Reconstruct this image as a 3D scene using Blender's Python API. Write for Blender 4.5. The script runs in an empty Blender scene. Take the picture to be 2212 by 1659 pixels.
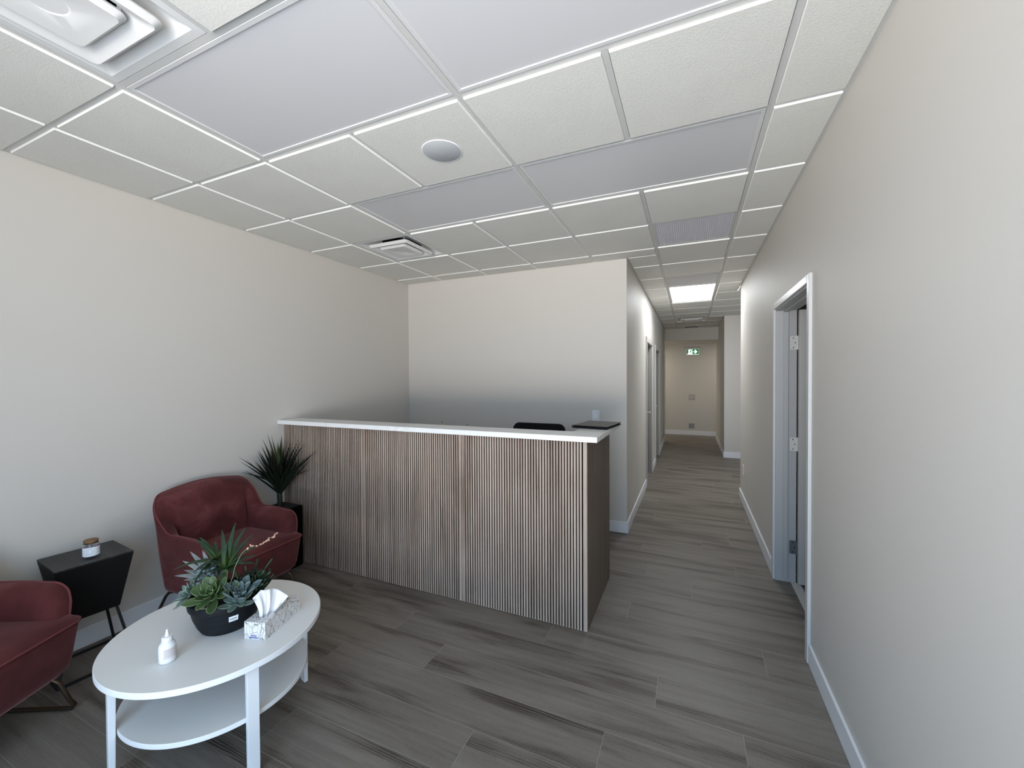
import bpy, bmesh, math, random
from mathutils import Vector, Matrix
random.seed(7)
PI = math.pi
scene = bpy.context.scene
COL = scene.collection

# ------------------------------------------------------------------ helpers
def lin(c):
    c = c / 255.0
    return c / 12.92 if c <= 0.04045 else ((c + 0.055) / 1.055) ** 2.4
def rgb(r, g, b):
    return (lin(r), lin(g), lin(b), 1.0)

class N:
    """tiny node helper"""
    def __init__(self, name):
        self.m = bpy.data.materials.new(name)
        self.m.use_nodes = True
        self.t = self.m.node_tree
        self.b = self.t.nodes['Principled BSDF']
    def n(self, typ, **kw):
        x = self.t.nodes.new(typ)
        for k, v in kw.items():
            setattr(x, k, v)
        return x
    def l(self, a, b):
        self.t.links.new(a, b)
    def set(self, **kw):
        for k, v in kw.items():
            self.b.inputs[k.replace('_', ' ')].default_value = v
        return self
    def math(self, op, a, b=None, clamp=False):
        x = self.n('ShaderNodeMath', operation=op)
        x.use_clamp = clamp
        for i, v in enumerate((a, b)):
            if v is None: continue
            if isinstance(v, (int, float)): x.inputs[i].default_value = v
            else: self.l(v, x.inputs[i])
        return x.outputs[0]
    def mix(self, fac, a, b):
        x = self.n('ShaderNodeMix', data_type='RGBA')
        for i, v in ((0, fac), (6, a), (7, b)):
            if isinstance(v, (int, float)): x.inputs[i].default_value = v
            elif isinstance(v, tuple): x.inputs[i].default_value = v
            else: self.l(v, x.inputs[i])
        return x.outputs[2]
    def noise(self, vec, scale, detail=4, rough=0.55, dist=0.0):
        x = self.n('ShaderNodeTexNoise')
        x.inputs['Scale'].default_value = scale
        x.inputs['Detail'].default_value = detail
        x.inputs['Roughness'].default_value = rough
        x.inputs['Distortion'].default_value = dist
        if vec is not None: self.l(vec, x.inputs['Vector'])
        return x.outputs['Fac']
    def ramp(self, fac, stops):
        x = self.n('ShaderNodeValToRGB')
        e = x.color_ramp.elements
        while len(e) < len(stops): e.new(0.5)
        for el, (p, c) in zip(e, stops):
            el.position = p; el.color = c
        self.l(fac, x.inputs[0])
        return x.outputs[0]
    def obj(self, scale=(1, 1, 1)):
        tc = self.n('ShaderNodeTexCoord')
        mp = self.n('ShaderNodeMapping')
        mp.inputs['Scale'].default_value = scale
        self.l(tc.outputs['Object'], mp.inputs['Vector'])
        return mp.outputs[0]
    def attr(self, name):
        x = self.n('ShaderNodeAttribute'); x.attribute_name = name
        return x
    def bump(self, h, strength=0.2, dist=0.01):
        x = self.n('ShaderNodeBump')
        x.inputs['Strength'].default_value = strength
        x.inputs['Distance'].default_value = dist
        self.l(h, x.inputs['Height'])
        self.l(x.outputs[0], self.b.inputs['Normal'])
    def base(self, sock):
        self.l(sock, self.b.inputs['Base Color'])
        return self

def plain(name, col, rough=0.5, metal=0.0, spec=0.5, var=0.0, vscale=8.0):
    k = N(name)
    k.set(Base_Color=col, Roughness=rough, Metallic=metal)
    k.b.inputs['Specular IOR Level'].default_value = spec
    if var > 0:
        f = k.noise(k.obj(), vscale, 3)
        a = tuple(c * (1 - var) for c in col[:3]) + (1,)
        b = tuple(min(1, c * (1 + var)) for c in col[:3]) + (1,)
        k.base(k.mix(f, a, b))
    return k.m

class MB:
    """mesh builder"""
    def __init__(self):
        self.bm = bmesh.new()
        self.edge = self.bm.verts.layers.float.new('edge')
        self.rnd = self.bm.verts.layers.float.new('rnd')
        self.along = self.bm.verts.layers.float.new('along')
        self.r = 0.0
        self.xf = Matrix()
    def v(self, p, edge=0.0, along=0.0):
        x = self.bm.verts.new(self.xf @ Vector(p)); x[self.edge] = edge; x[self.rnd] = self.r; x[self.along] = along
        return x
    def f(self, vs, mi=0):
        try:
            x = self.bm.faces.new(vs); x.material_index = mi; return x
        except ValueError:
            return None
    def box(self, x0, y0, z0, x1, y1, z1, mi=0):
        p = [self.v(q) for q in ((x0,y0,z0),(x1,y0,z0),(x1,y1,z0),(x0,y1,z0),(x0,y0,z1),(x1,y0,z1),(x1,y1,z1),(x0,y1,z1))]
        for q in ((3,2,1,0),(4,5,6,7),(0,1,5,4),(1,2,6,5),(2,3,7,6),(3,0,4,7)):
            self.f([p[i] for i in q], mi)
        return self
    def hexa(self, lo, hi, mi=0):
        """lo, hi: 4 corner lists, counter-clockwise from above"""
        a = [self.v(q) for q in lo]; b = [self.v(q) for q in hi]
        self.f(a[::-1], mi); self.f(b, mi)
        for i in range(4):
            j = (i + 1) % 4
            self.f([a[i], a[j], b[j], b[i]], mi)
        return self
    def loft(self, rings, mi=0, closed=True, caps=True):
        R = [[self.v(p) if not hasattr(p, 'co') else p for p in r] for r in rings]
        n = len(R[0])
        for a, b in zip(R[:-1], R[1:]):
            for i in range(n if closed else n - 1):
                j = (i + 1) % n
                self.f([a[i], a[j], b[j], b[i]], mi)
        if caps and closed:
            self.f(R[0][::-1], mi); self.f(R[-1], mi)
        return self
    def lathe(self, prof, n=32, c=(0, 0, 0), mi=0, caps=True):
        rings = []
        for r, z in prof:
            rings.append([(c[0] + r * math.cos(2*PI*i/n), c[1] + r * math.sin(2*PI*i/n), c[2] + z) for i in range(n)])
        return self.loft(rings, mi, True, caps)
    def tube(self, path, r, n=8, mi=0, closed=False):
        P = [Vector(p) for p in path]
        rings = []
        up = None
        m = len(P)
        for i in range(m):
            if closed: t = P[(i+1) % m] - P[i-1]
            else: t = P[min(i+1, m-1)] - P[max(i-1, 0)]
            t.normalize()
            if up is None:
                up = t.orthogonal().normalized()
            up = (up - t * up.dot(t)).normalized()
            s = t.cross(up)
            rr = r[i] if isinstance(r, (list, tuple)) else r
            rings.append([tuple(P[i] + up * rr * math.cos(2*PI*k/n) + s * rr * math.sin(2*PI*k/n)) for k in range(n)])
        if closed: 
            rings.append(rings[0])
            return self.loft(rings, mi, True, False)
        return self.loft(rings, mi, True, True)
    def prism(self, poly, z0, z1, mi=0):
        a = [self.v((x, y, z0)) for x, y in poly]; b = [self.v((x, y, z1)) for x, y in poly]
        self.f(a[::-1], mi); self.f(b, mi)
        n = len(a)
        for i in range(n):
            j = (i + 1) % n
            self.f([a[i], a[j], b[j], b[i]], mi)
        return self
    def leaf(self, pts, normal, wf, tf, cup=0.0, n=12, mi=0):
        """lens section swept along pts; wf(t), tf(t): half width / half thickness; cup bends the edges along the normal"""
        P = [Vector(p) for p in pts]
        m = len(P); nrm = Vector(normal).normalized()
        rings = []
        for i in range(m):
            t = i / (m - 1)
            d = (P[min(i+1, m-1)] - P[max(i-1, 0)]).normalized()
            s = d.cross(nrm)
            if s.length < 1e-4: s = d.orthogonal()
            s.normalize()
            nn = s.cross(d).normalized()
            w, th = wf(t), tf(t)
            ring = []
            for k in range(n):
                a = 2*PI*k/n
                x = math.cos(a)
                q = P[i] + s * (w * x) + nn * (th * math.sin(a) + cup * w * x * x)
                ring.append(self.v(q, abs(x), t))
            rings.append(ring)
        for a, b in zip(rings[:-1], rings[1:]):
            for i in range(n):
                j = (i + 1) % n
                self.f([a[i], a[j], b[j], b[i]], mi)
        self.f(rings[0][::-1], mi); self.f(rings[-1], mi)
        return self
    def build(self, name, mats, parent=None, smooth=False, bevel=0.0, seg=2, weld=False, subsurf=0, angle=35):
        if weld: bmesh.ops.remove_doubles(self.bm, verts=self.bm.verts, dist=1e-5)
        bmesh.ops.recalc_face_normals(self.bm, faces=self.bm.faces)
        me = bpy.data.meshes.new(name)
        self.bm.to_mesh(me); self.bm.free()
        o = bpy.data.objects.new(name, me)
        COL.objects.link(o)
        if not isinstance(mats, (list, tuple)): mats = [mats]
        for m in mats: me.materials.append(m)
        if parent is not None: o.parent = parent
        if bevel > 0:
            b = o.modifiers.new('bevel', 'BEVEL'); b.width = bevel; b.segments = seg; b.limit_method = 'ANGLE'; b.angle_limit = math.radians(40)
        if subsurf:
            s = o.modifiers.new('subd', 'SUBSURF'); s.levels = subsurf; s.render_levels = subsurf
        if smooth:
            me.polygons.foreach_set('use_smooth', [True] * len(me.polygons))
            if angle < 180:
                try: me.set_sharp_from_angle(angle=math.radians(angle))
                except Exception: pass
        return o

def tag(o, label, cat, group=None):
    o['label'] = label; o['category'] = cat
    if group: o['group'] = group
    return o
def thing(name, label, cat, loc=(0, 0, 0), rz=0.0, group=None):
    o = bpy.data.objects.new(name, None); COL.objects.link(o)
    o.empty_display_size = 0.1
    o.location = loc; o.rotation_euler = (0, 0, rz)
    return tag(o, label, cat, group)
def struct(o):
    o['kind'] = 'structure'; return o
def copy_tree(o, parent=None):
    c = o.copy(); COL.objects.link(c); c.parent = parent
    for ch in list(o.children): copy_tree(ch, c)
    return c
def smooth01(t):
    t = max(0.0, min(1.0, t)); return t * t * (3 - 2 * t)
def bez(a, b, c, n=8):
    a, b, c = Vector(a), Vector(b), Vector(c)
    return [a * (1-t)**2 + b * 2*t*(1-t) + c * t*t for t in [i/(n-1) for i in range(n)]]

# ------------------------------------------------------------------ layout constants (metres)
T = 0.6096
H = 2.75
XL, XR, YB, XH = -2.354, 1.497, 2.674, 0.316
YF = -2.5
YE = 10.5
YBK = 9.23

# ------------------------------------------------------------------ materials
def wall_mat():
    k = N('wall_paint'); k.set(Roughness=0.55)
    k.b.inputs['Specular IOR Level'].default_value = 0.35
    f = k.noise(k.obj(), 1.3, 2)
    k.base(k.mix(f, (0.610, 0.582, 0.540, 1), (0.625, 0.598, 0.558, 1)))
    k.bump(k.noise(k.obj(), 220, 2), 0.05, 0.002)
    return k.m
M_WALL = wall_mat()
M_TRIM = plain('white_trim_paint', (0.57, 0.565, 0.56, 1), 0.35, var=0.02)
M_DOOR = plain('door_paint', (0.50, 0.485, 0.46, 1), 0.4, var=0.02)

def tile_mat():
    k = N('ceiling_tile_face'); k.set(Roughness=0.95)
    k.b.inputs['Specular IOR Level'].default_value = 0.1
    f = k.noise(k.obj(), 120, 6, 0.75)
    g = k.noise(k.obj(), 4, 2)
    f2 = k.math('ADD', k.math('MULTIPLY', f, 0.8), k.math('MULTIPLY', g, 0.2))
    k.base(k.ramp(f2, [(0.36, (0.68, 0.675, 0.635, 1)), (0.5, (0.735, 0.73, 0.69, 1)), (0.66, (0.78, 0.775, 0.735, 1))]))
    k.bump(k.noise(k.obj(), 160, 4, 0.7), 0.35, 0.003)
    return k.m
M_TILE = tile_mat()
M_TEDGE = plain('ceiling_tile_edge_lit', (0.97, 0.97, 0.93, 1), 0.6)  # window light caught by the edges is put into this whiter colour
M_GRID = plain('ceiling_grid_metal', (0.60, 0.60, 0.58, 1), 0.4, var=0.02)
M_LIGHT = plain('light_frame_white', (0.66, 0.66, 0.66, 1), 0.3)
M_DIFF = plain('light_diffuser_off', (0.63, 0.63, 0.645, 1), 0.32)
M_VENT = plain('diffuser_white_metal', (0.72, 0.72, 0.71, 1), 0.35)
M_BLACK = plain('black_void', (0.004, 0.004, 0.004, 1), 0.9, spec=0.05)
def emis(name, col, s):
    k = N(name); k.set(Base_Color=(0.8, 0.8, 0.8, 1)); k.b.inputs['Emission Color'].default_value = col; k.b.inputs['Emission Strength'].default_value = s
    return k.m
M_LIT = emis('lit_diffuser', (0.95, 0.98, 1.0, 1), 15.0)

def floor_mat():
    k = N('vinyl_planks'); k.b.inputs['Specular IOR Level'].default_value = 0.42
    uv = k.n('ShaderNodeUVMap'); uv.uv_map = 'plank'
    rn = k.attr('prnd')
    sep = k.n('ShaderNodeSeparateXYZ'); k.l(uv.outputs[0], sep.inputs[0])
    u, v = sep.outputs[0], sep.outputs[1]
    r = rn.outputs['Fac']
    def coord(su, sv, off):
        c = k.n('ShaderNodeCombineXYZ')
        k.l(k.math('ADD', k.math('MULTIPLY', u, su), k.math('MULTIPLY', r, 37.0 + off)), c.inputs[0])
        k.l(k.math('ADD', k.math('MULTIPLY', v, sv), k.math('MULTIPLY', r, 11.0 + off)), c.inputs[1])
        c.inputs[2].default_value = off
        return c.outputs[0]
    broad = k.noise(coord(1.1, 9.0, 0.0), 1.0, 3, 0.5, 0.6)
    streak = k.noise(coord(1.3, 26.0, 3.0), 1.0, 5, 0.6, 0.8)
    fine = k.noise(coord(7.0, 190.0, 5.0), 1.0, 4, 0.7)
    saw = k.noise(coord(120.0, 30.0, 9.0), 1.0, 2, 0.5)
    # cathedral grain
    wv = k.n('ShaderNodeTexWave', wave_type='BANDS', bands_direction='Y', wave_profile='SIN')
    wv.inputs['Scale'].default_value = 1.0; wv.inputs['Distortion'].default_value = 7.0
    wv.inputs['Detail'].default_value = 2.0; wv.inputs['Detail Scale'].default_value = 1.1
    k.l(coord(2.2, 30.0, 7.0), wv.inputs['Vector'])
    mask = k.math('MULTIPLY', k.math('SUBTRACT', broad, 0.50, True), 6.0, True)
    cath = k.math('MULTIPLY', k.math('MULTIPLY', wv.outputs['Fac'], mask), 0.30)
    val = k.math('ADD', k.math('MULTIPLY', streak, 0.42), k.math('MULTIPLY', fine, 0.34))
    val = k.math('ADD', val, k.math('MULTIPLY', saw, 0.10))
    val = k.math('ADD', val, k.math('MULTIPLY', k.math('SUBTRACT', 1.0, broad), 0.40))
    val = k.math('SUBTRACT', val, cath)
    val = k.math('ADD', val, k.math('MULTIPLY', k.math('SUBTRACT', r, 0.5), 0.05))
    col = k.ramp(val, [(0.30, (0.046, 0.036, 0.028, 1)), (0.44, (0.104, 0.086, 0.070, 1)), (0.58, (0.156, 0.134, 0.112, 1)), (0.78, (0.224, 0.198, 0.170, 1))])
    # seams: bevel glint painted as thin pale lines at the plank edges
    dv = k.math('MINIMUM', v, k.math('SUBTRACT', 0.2225, v))
    du = k.math('MINIMUM', u, k.math('SUBTRACT', 1.53, u))
    d = k.math('MINIMUM', dv, du)
    seam = k.math('LESS_THAN', d, 0.0011)
    k.base(k.mix(k.math('MULTIPLY', seam, 0.7), col, (0.33, 0.31, 0.29, 1)))
    k.l(k.math('ADD', 0.36, k.math('MULTIPLY', fine, 0.2)), k.b.inputs['Roughness'])
    hgt = k.math('ADD', k.math('MULTIPLY', fine, 0.6), k.math('MULTIPLY', k.math('MINIMUM', d, 0.003), 300.0))
    k.bump(hgt, 0.12, 0.002)
    return k.m
M_FLOOR = floor_mat()

def wood_mat(name, c0, c1, c2, axis='Z', scale=1.0, rough=0.55, rndmul=0.25):
    k = N(name); k.set(Roughness=rough)
    k.b.inputs['Specular IOR Level'].default_value = 0.3
    r = k.attr('rnd').outputs['Fac']
    s = {'Z': (60, 60, 1.6), 'X': (1.6, 60, 60), 'Y': (60, 1.6, 60)}[axis]
    tc = k.n('ShaderNodeTexCoord'); mp = k.n('ShaderNodeMapping'); mp.inputs['Scale'].default_value = s
    k.l(tc.outputs['Object'], mp.inputs[0])
    off = k.n('ShaderNodeVectorMath', operation='ADD')
    cmb = k.n('ShaderNodeCombineXYZ')
    for i in range(3): k.l(k.math('MULTIPLY', r, 53.0), cmb.inputs[i])
    k.l(mp.outputs[0], off.inputs[0]); k.l(cmb.outputs[0], off.inputs[1])
    f = k.noise(off.outputs[0], scale, 5, 0.65, 0.5)
    g = k.noise(k.obj((3.0, 3.0, 1.5)), 1.3, 3)
    val = k.math('ADD', k.math('MULTIPLY', f, 0.75), k.math('MULTIPLY', g, 0.35))
    val = k.math('ADD', val, k.math('MULTIPLY', k.math('SUBTRACT', r, 0.5), rndmul))
    k.base(k.ramp(val, [(0.30, c0), (0.52, c1), (0.78, c2)]))
    return k.m
M_SLAT = wood_mat('walnut_slat', (0.200, 0.140, 0.105, 1), (0.400, 0.305, 0.245, 1), (0.560, 0.460, 0.390, 1), rndmul=0.14)
M_SLATSHADE = plain('slat_side_shade', (0.010, 0.008, 0.007, 1), 0.9, spec=0.05)  # shade in the gaps painted onto the slat sides
M_FELT = plain('black_felt_backing', (0.003, 0.003, 0.0035, 1), 0.95, spec=0.02)
M_ENDP = wood_mat('brown_laminate', (0.100, 0.074, 0.056, 1), (0.155, 0.118, 0.092, 1), (0.220, 0.175, 0.140, 1), rndmul=0.0)
def quartz_mat():
    k = N('white_quartz'); k.set(Roughness=0.22)
    w = k.noise(k.obj((1, 1.6, 1)), 3.0, 6, 0.6, 1.6)
    d = k.math('ABSOLUTE', k.math('SUBTRACT', w, 0.5))
    m = k.math('SUBTRACT', 1.0, k.math('MULTIPLY', d, 45.0), True)
    f = k.noise(k.obj(), 2.2, 2)
    m = k.math('MULTIPLY', m, k.math('MULTIPLY', k.math('SUBTRACT', f, 0.45, True), 3.0, True))
    k.base(k.mix(k.math('MULTIPLY', m, 0.35), (0.86, 0.86, 0.85, 1), (0.45, 0.44, 0.43, 1)))
    return k.m
M_QUARTZ = quartz_mat()

def velvet_mat():
    k = N('rose_velvet'); k.set(Roughness=0.85)
    k.b.inputs['Specular IOR Level'].default_value = 0.15
    k.b.inputs['Sheen Weight'].default_value = 0.40
    k.b.inputs['Sheen Roughness'].default_value = 0.4
    k.b.inputs['Sheen Tint'].default_value = (0.85, 0.45, 0.45, 1)
    f = k.noise(k.obj(), 5.0, 5, 0.58, 0.35)
    k.base(k.ramp(f, [(0.32, (0.064, 0.0155, 0.0155, 1)), (0.52, (0.098, 0.025, 0.025, 1)), (0.70, (0.160, 0.050, 0.050, 1))]))
    k.bump(k.noise(k.obj(), 300, 2), 0.1, 0.001)
    return k.m
M_VELVET = velvet_mat()
M_PIPING = plain('rose_velvet_piping', (0.150, 0.040, 0.042, 1), 0.7, spec=0.25)
M_BRONZE = plain('dark_bronze_tube', (0.10, 0.070, 0.045, 1), 0.38, 0.85)
M_BLKMETAL = plain('black_metal', (0.010, 0.010, 0.012, 1), 0.45)
M_BLKWOOD = wood_mat('black_stained_wood', (0.006, 0.006, 0.006, 1), (0.018, 0.0175, 0.017, 1), (0.050, 0.048, 0.045, 1), 'X', 0.9, 0.42, 0.0)
M_BLKFRONT = plain('black_stained_panel', (0.006, 0.0056, 0.0055, 1), 0.6, spec=0.25, var=0.2, vscale=20)
M_TABLE = plain('white_table_laminate', (0.73, 0.73, 0.72, 1), 0.36, var=0.01)
M_TEDGEW = plain('white_table_edge', (0.84, 0.86, 0.88, 1), 0.4)
M_PLASTW = plain('white_plastic', (0.80, 0.80, 0.82, 1), 0.3)
M_CHROME = plain('satin_nickel', (0.66, 0.65, 0.62, 1), 0.35, 0.35)
M_BLKLEATHER = plain('black_leather', (0.018, 0.015, 0.015, 1), 0.42, var=0.2, vscale=30)
M_BLKFAB = plain('black_mesh_fabric', (0.006, 0.006, 0.007, 1), 0.8, spec=0.2)
M_POT = None
def pot_mat():
    k = N('black_ribbed_pot'); k.b.inputs['Specular IOR Level'].default_value = 0.2; k.set(Roughness=0.55, Base_Color=(0.010, 0.011, 0.014, 1))
    f = k.noise(k.obj((1.5, 1.5, 130)), 1.0, 3, 0.6)
    k.base(k.mix(f, (0.004, 0.005, 0.007, 1), (0.013, 0.015, 0.019, 1)))
    k.bump(f, 0.4, 0.004)
    return k.m
M_POT = pot_mat()

def leaf_mat(name, body, edge, tipc=None, rough=0.45, edge0=0.72, edge1=0.98, basec=None):
    k = N(name); k.set(Roughness=rough)
    k.b.inputs['Specular IOR Level'].default_value = 0.35
    e = k.attr('edge').outputs['Fac']; a = k.attr('along').outputs['Fac']; r = k.attr('rnd').outputs['Fac']
    mr = k.n('ShaderNodeMapRange'); mr.inputs[1].default_value = edge0; mr.inputs[2].default_value = edge1
    k.l(e, mr.inputs[0])
    dark = tuple(c * 0.72 for c in body[:3]) + (1,); lite = tuple(min(1, c * 1.3) for c in body[:3]) + (1,)
    b = k.mix(r, dark, lite)
    if basec is not None:
        b = k.mix(k.math('SUBTRACT', 1.0, k.math('MULTIPLY', a, 2.6), True), b, basec)
    if tipc is not None:
        b = k.mix(k.math('MULTIPLY', k.math('SUBTRACT', a, 0.65, True), 2.4, True), b, tipc)
    k.base(k.mix(mr.outputs[0], b, edge))
    return k.m
M_GREEN = leaf_mat('green_rosette_leaf', (0.048, 0.082, 0.030, 1), (0.19, 0.28, 0.12, 1), edge0=0.80)
M_BLUE = leaf_mat('blue_rosette_leaf', (0.080, 0.118, 0.122, 1), (0.14, 0.19, 0.19, 1))
M_PALE = leaf_mat('pale_rosette_leaf', (0.125, 0.185, 0.155, 1), (0.28, 0.37, 0.31, 1))
M_JELLY = leaf_mat('grey_blue_bead_leaf', (0.115, 0.170, 0.180, 1), (0.15, 0.21, 0.22, 1))
M_SILVER = leaf_mat('silver_leaf', (0.165, 0.19, 0.185, 1), (0.32, 0.34, 0.32, 1))
M_ALOE = leaf_mat('aloe_leaf', (0.016, 0.042, 0.020, 1), (0.026, 0.062, 0.026, 1), basec=(0.075, 0.125, 0.015, 1))
M_STICK = leaf_mat('dark_stick_leaf', (0.007, 0.020, 0.008, 1), (0.012, 0.028, 0.012, 1), tipc=(0.03, 0.055, 0.025, 1))
M_STALK = plain('pale_stalk', (0.24, 0.25, 0.15, 1), 0.5)
M_BUD = plain('peach_bud', (0.52, 0.30, 0.22, 1), 0.5, var=0.2, vscale=60)
M_PEBBLE = plain('cream_pebble', (0.42, 0.38, 0.31, 1), 0.6, var=0.15, vscale=50)
M_SOIL = plain('dark_soil', (0.012, 0.011, 0.009, 1), 0.95, var=0.3, vscale=80)
M_YUCCA = leaf_mat('yucca_leaf', (0.005, 0.010, 0.005, 1), (0.008, 0.014, 0.007, 1), rough=0.5)
M_YUCCAL = leaf_mat('yucca_leaf_light', (0.040, 0.058, 0.016, 1), (0.05, 0.068, 0.022, 1), rough=0.5)
M_STEM = plain('green_stem', (0.012, 0.022, 0.012, 1), 0.5, var=0.4, vscale=60)
M_PLANTBOX = plain('black_planter', (0.0015, 0.0015, 0.0016, 1), 0.7, spec=0.06)
M_INK = plain('dark_slate_ink', (0.03, 0.05, 0.09, 1), 0.6)
M_INKBLUE = plain('blue_ink', (0.06, 0.07, 0.33, 1), 0.6)
M_INKGREY = plain('grey_ink', (0.28, 0.33, 0.38, 1), 0.6)
M_STICKER = plain('white_sticker', (0.80, 0.84, 0.88, 1), 0.35)
M_CORK = plain('cork_lid', (0.20, 0.115, 0.055, 1), 0.75, var=0.25, vscale=90)

# ------------------------------------------------------------------ setting: floor
def build_floor():
    bm = bmesh.new()
    uvl = bm.loops.layers.uv.new('plank')
    pr = bm.faces.layers.float.new('prnd')
    W, L = 0.2225, 1.53
    known = {-2: 0.02, -1: 0.553, 0: 1.11, 1: 0.745, 2: 0.105, 3: 1.27, -3: 0.72, 4: 0.52, -4: 0.3}
    rnd = random.Random(3)
    k0 = int((YF - 0.3 - 0.286) // W); k1 = int((11.4 - 0.286) // W)
    X0, X1 = -2.7, 4.2
    for k in range(k0, k1 + 1):
        y0 = 0.286 + k * W
        off = known.get(k, rnd.uniform(0, L)) % L
        i0 = math.floor((X0 - off) / L)
        x = off + i0 * L
        while x < X1:
            a, b = max(x, X0), min(x + L, X1)
            vs = [bm.verts.new(q) for q in ((a, y0, 0), (b, y0, 0), (b, y0 + W, 0), (a, y0 + W, 0))]
            f = bm.faces.new(vs); f[pr] = rnd.random()
            for lp, (uu, vv) in zip(f.loops, ((a - x, 0), (b - x, 0), (b - x, W), (a - x, W))):
                lp[uvl].uv = (uu, vv)
            x += L
    bmesh.ops.remove_doubles(bm, verts=bm.verts, dist=1e-6)
    bmesh.ops.recalc_face_normals(bm, faces=bm.faces)
    if bm.faces[:][0].normal.z < 0: bmesh.ops.reverse_faces(bm, faces=bm.faces)
    me = bpy.data.meshes.new('floor'); bm.to_mesh(me); bm.free()
    o = bpy.data.objects.new('floor', me); COL.objects.link(o); me.materials.append(M_FLOOR)
    return struct(o)
build_floor()

# ------------------------------------------------------------------ setting: walls
def wall(name, *boxes):
    b = MB()
    for q in boxes: b.box(*q)
    return struct(b.build(name, M_WALL))
HT = 2.95
DY0, DY1, DH = 1.197, 2.165, 2.072
WT = 1.625
wall('wall_left', (XL - 0.12, YF - 0.15, 0, XL, YB + 0.12, HT))
wall('wall_back', (XL, YB, 0, XH, YB + 0.12, HT))
D1A, D1B = 4.63, 5.49
D2A, D2B = 6.25, 7.14
wall('wall_hall_left', (XH - 0.12, YB + 0.12, 0, XH, D1A, HT), (XH - 0.12, D1A, DH, XH, D1B, HT), (XH - 0.12, D1B, 0, XH, D2A, HT),
     (XH - 0.12, D2A, DH, XH, D2B, HT), (XH - 0.12, D2B, 0, XH, 9.12, HT), (-1.2, 9.0, 0, XH - 0.12, 9.12, HT))
wall('wall_right', (XR, YF - 0.15, 0, WT, DY0, HT), (XR, DY0, DH, WT, DY1, HT), (XR, DY1, 0, WT, 4.55, HT), (WT, 4.43, 0, 3.6, 4.55, HT))
wall('wall_hall_right', (XR, 7.36, 0, XR + 0.12, 9.9, HT), (XR + 0.12, 7.36, 0, 3.6, 7.48, HT))
wall('wall_hall_end', (-1.3, YE, 0, 3.0, YE + 0.12, HT))
wall('wall_bulkhead', (XH - 0.12, YBK, 2.455, XR + 0.1, YBK + 0.10, HT))
wall('wall_side_corridor', (3.6, 4.43, 0, 3.72, 7.48, HT))
wall('wall_side_room', (3.6, YF, 0, 3.72, 4.43, HT), (WT, YF - 0.12, 0, 3.72, YF, HT))
wall('wall_end_left', (-1.32, 9.0, 0, -1.2, YE + 0.12, HT))
wall('wall_end_right', (2.88, 7.48, 0, 3.0, YE, HT))
# front wall behind the camera with the wide glazed shopfront opening
WX0, WX1, WZ0, WZ1 = -0.70, 1.42, 0.08, 2.64
wall('wall_front', (XL, YF - 0.15, 0, WX0, YF, HT), (WX1, YF - 0.15, 0, XR, YF, HT), (WX0, YF - 0.15, 0, WX1, YF, WZ0), (WX0, YF - 0.15, WZ1, WX1, YF, HT))
b = MB()
for x in (WX0, 0.21, WX1 - 0.05): b.box(x, YF - 0.11, WZ0, x + 0.05, YF - 0.03, WZ1)
b.box(WX0, YF - 0.11, WZ0, WX1, YF - 0.03, WZ0 + 0.05); b.box(WX0, YF - 0.11, WZ1 - 0.05, WX1, YF - 0.03, WZ1)
struct(b.build('window_1', M_BLKMETAL))

# slab closing everything above the suspended ceiling
b = MB(); b.box(-2.6, YF - 0.15, HT, 4.2, 11.0, HT + 0.1)
struct(b.build('ceiling_slab', M_WALL))
b = MB(); b.box(-1.3, YBK + 0.10, 2.455, 3.0, YE, 2.49); b.box(-1.3, 9.12, 2.455, XH - 0.12, YBK + 0.1, 2.49)
struct(b.build('ceiling_hall_end', M_WALL))
b = MB(); b.box(WT, YF, 2.6, 3.6, 4.43, 2.64)
struct(b.build('ceiling_side_room', M_WALL))

# baseboards
M_BASE = plain('baseboard_white_paint', (0.80, 0.81, 0.84, 1), 0.35, var=0.02)
def board(name, *boxes):
    b = MB()
    for q in boxes: b.box(*q)
    return struct(b.build(name, M_BASE, bevel=0.003, seg=1))
BH, BT = 0.112, 0.013
board('baseboard_left', (XL, YF, 0, XL + BT, YB, BH))
board('baseboard_back', (XL, YB - BT, 0, XH + BT, YB, BH))
board('baseboard_hall_left', (XH, YB, 0, XH + BT, D1A - 0.075, BH), (XH, D1B + 0.075, 0, XH + BT, D2A - 0.075, BH), (XH, D2B + 0.075, 0, XH + BT, 9.12, BH))
board('baseboard_right', (XR - BT, YF, 0, XR, DY0 - 0.0485, BH), (XR - BT, DY1 + 0.0485, 0, XR, 4.55, BH), (XR - BT, 4.55, 0, 3.6, 4.55 + BT, BH))
board('baseboard_hall_right', (XR - BT, 7.36, 0, XR, 9.9, BH), (XR - BT, 7.36 - BT, 0, 3.6, 7.36, BH))
board('baseboard_hall_end', (-1.2, YE - BT, 0, 2.88, YE, BH))

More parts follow.
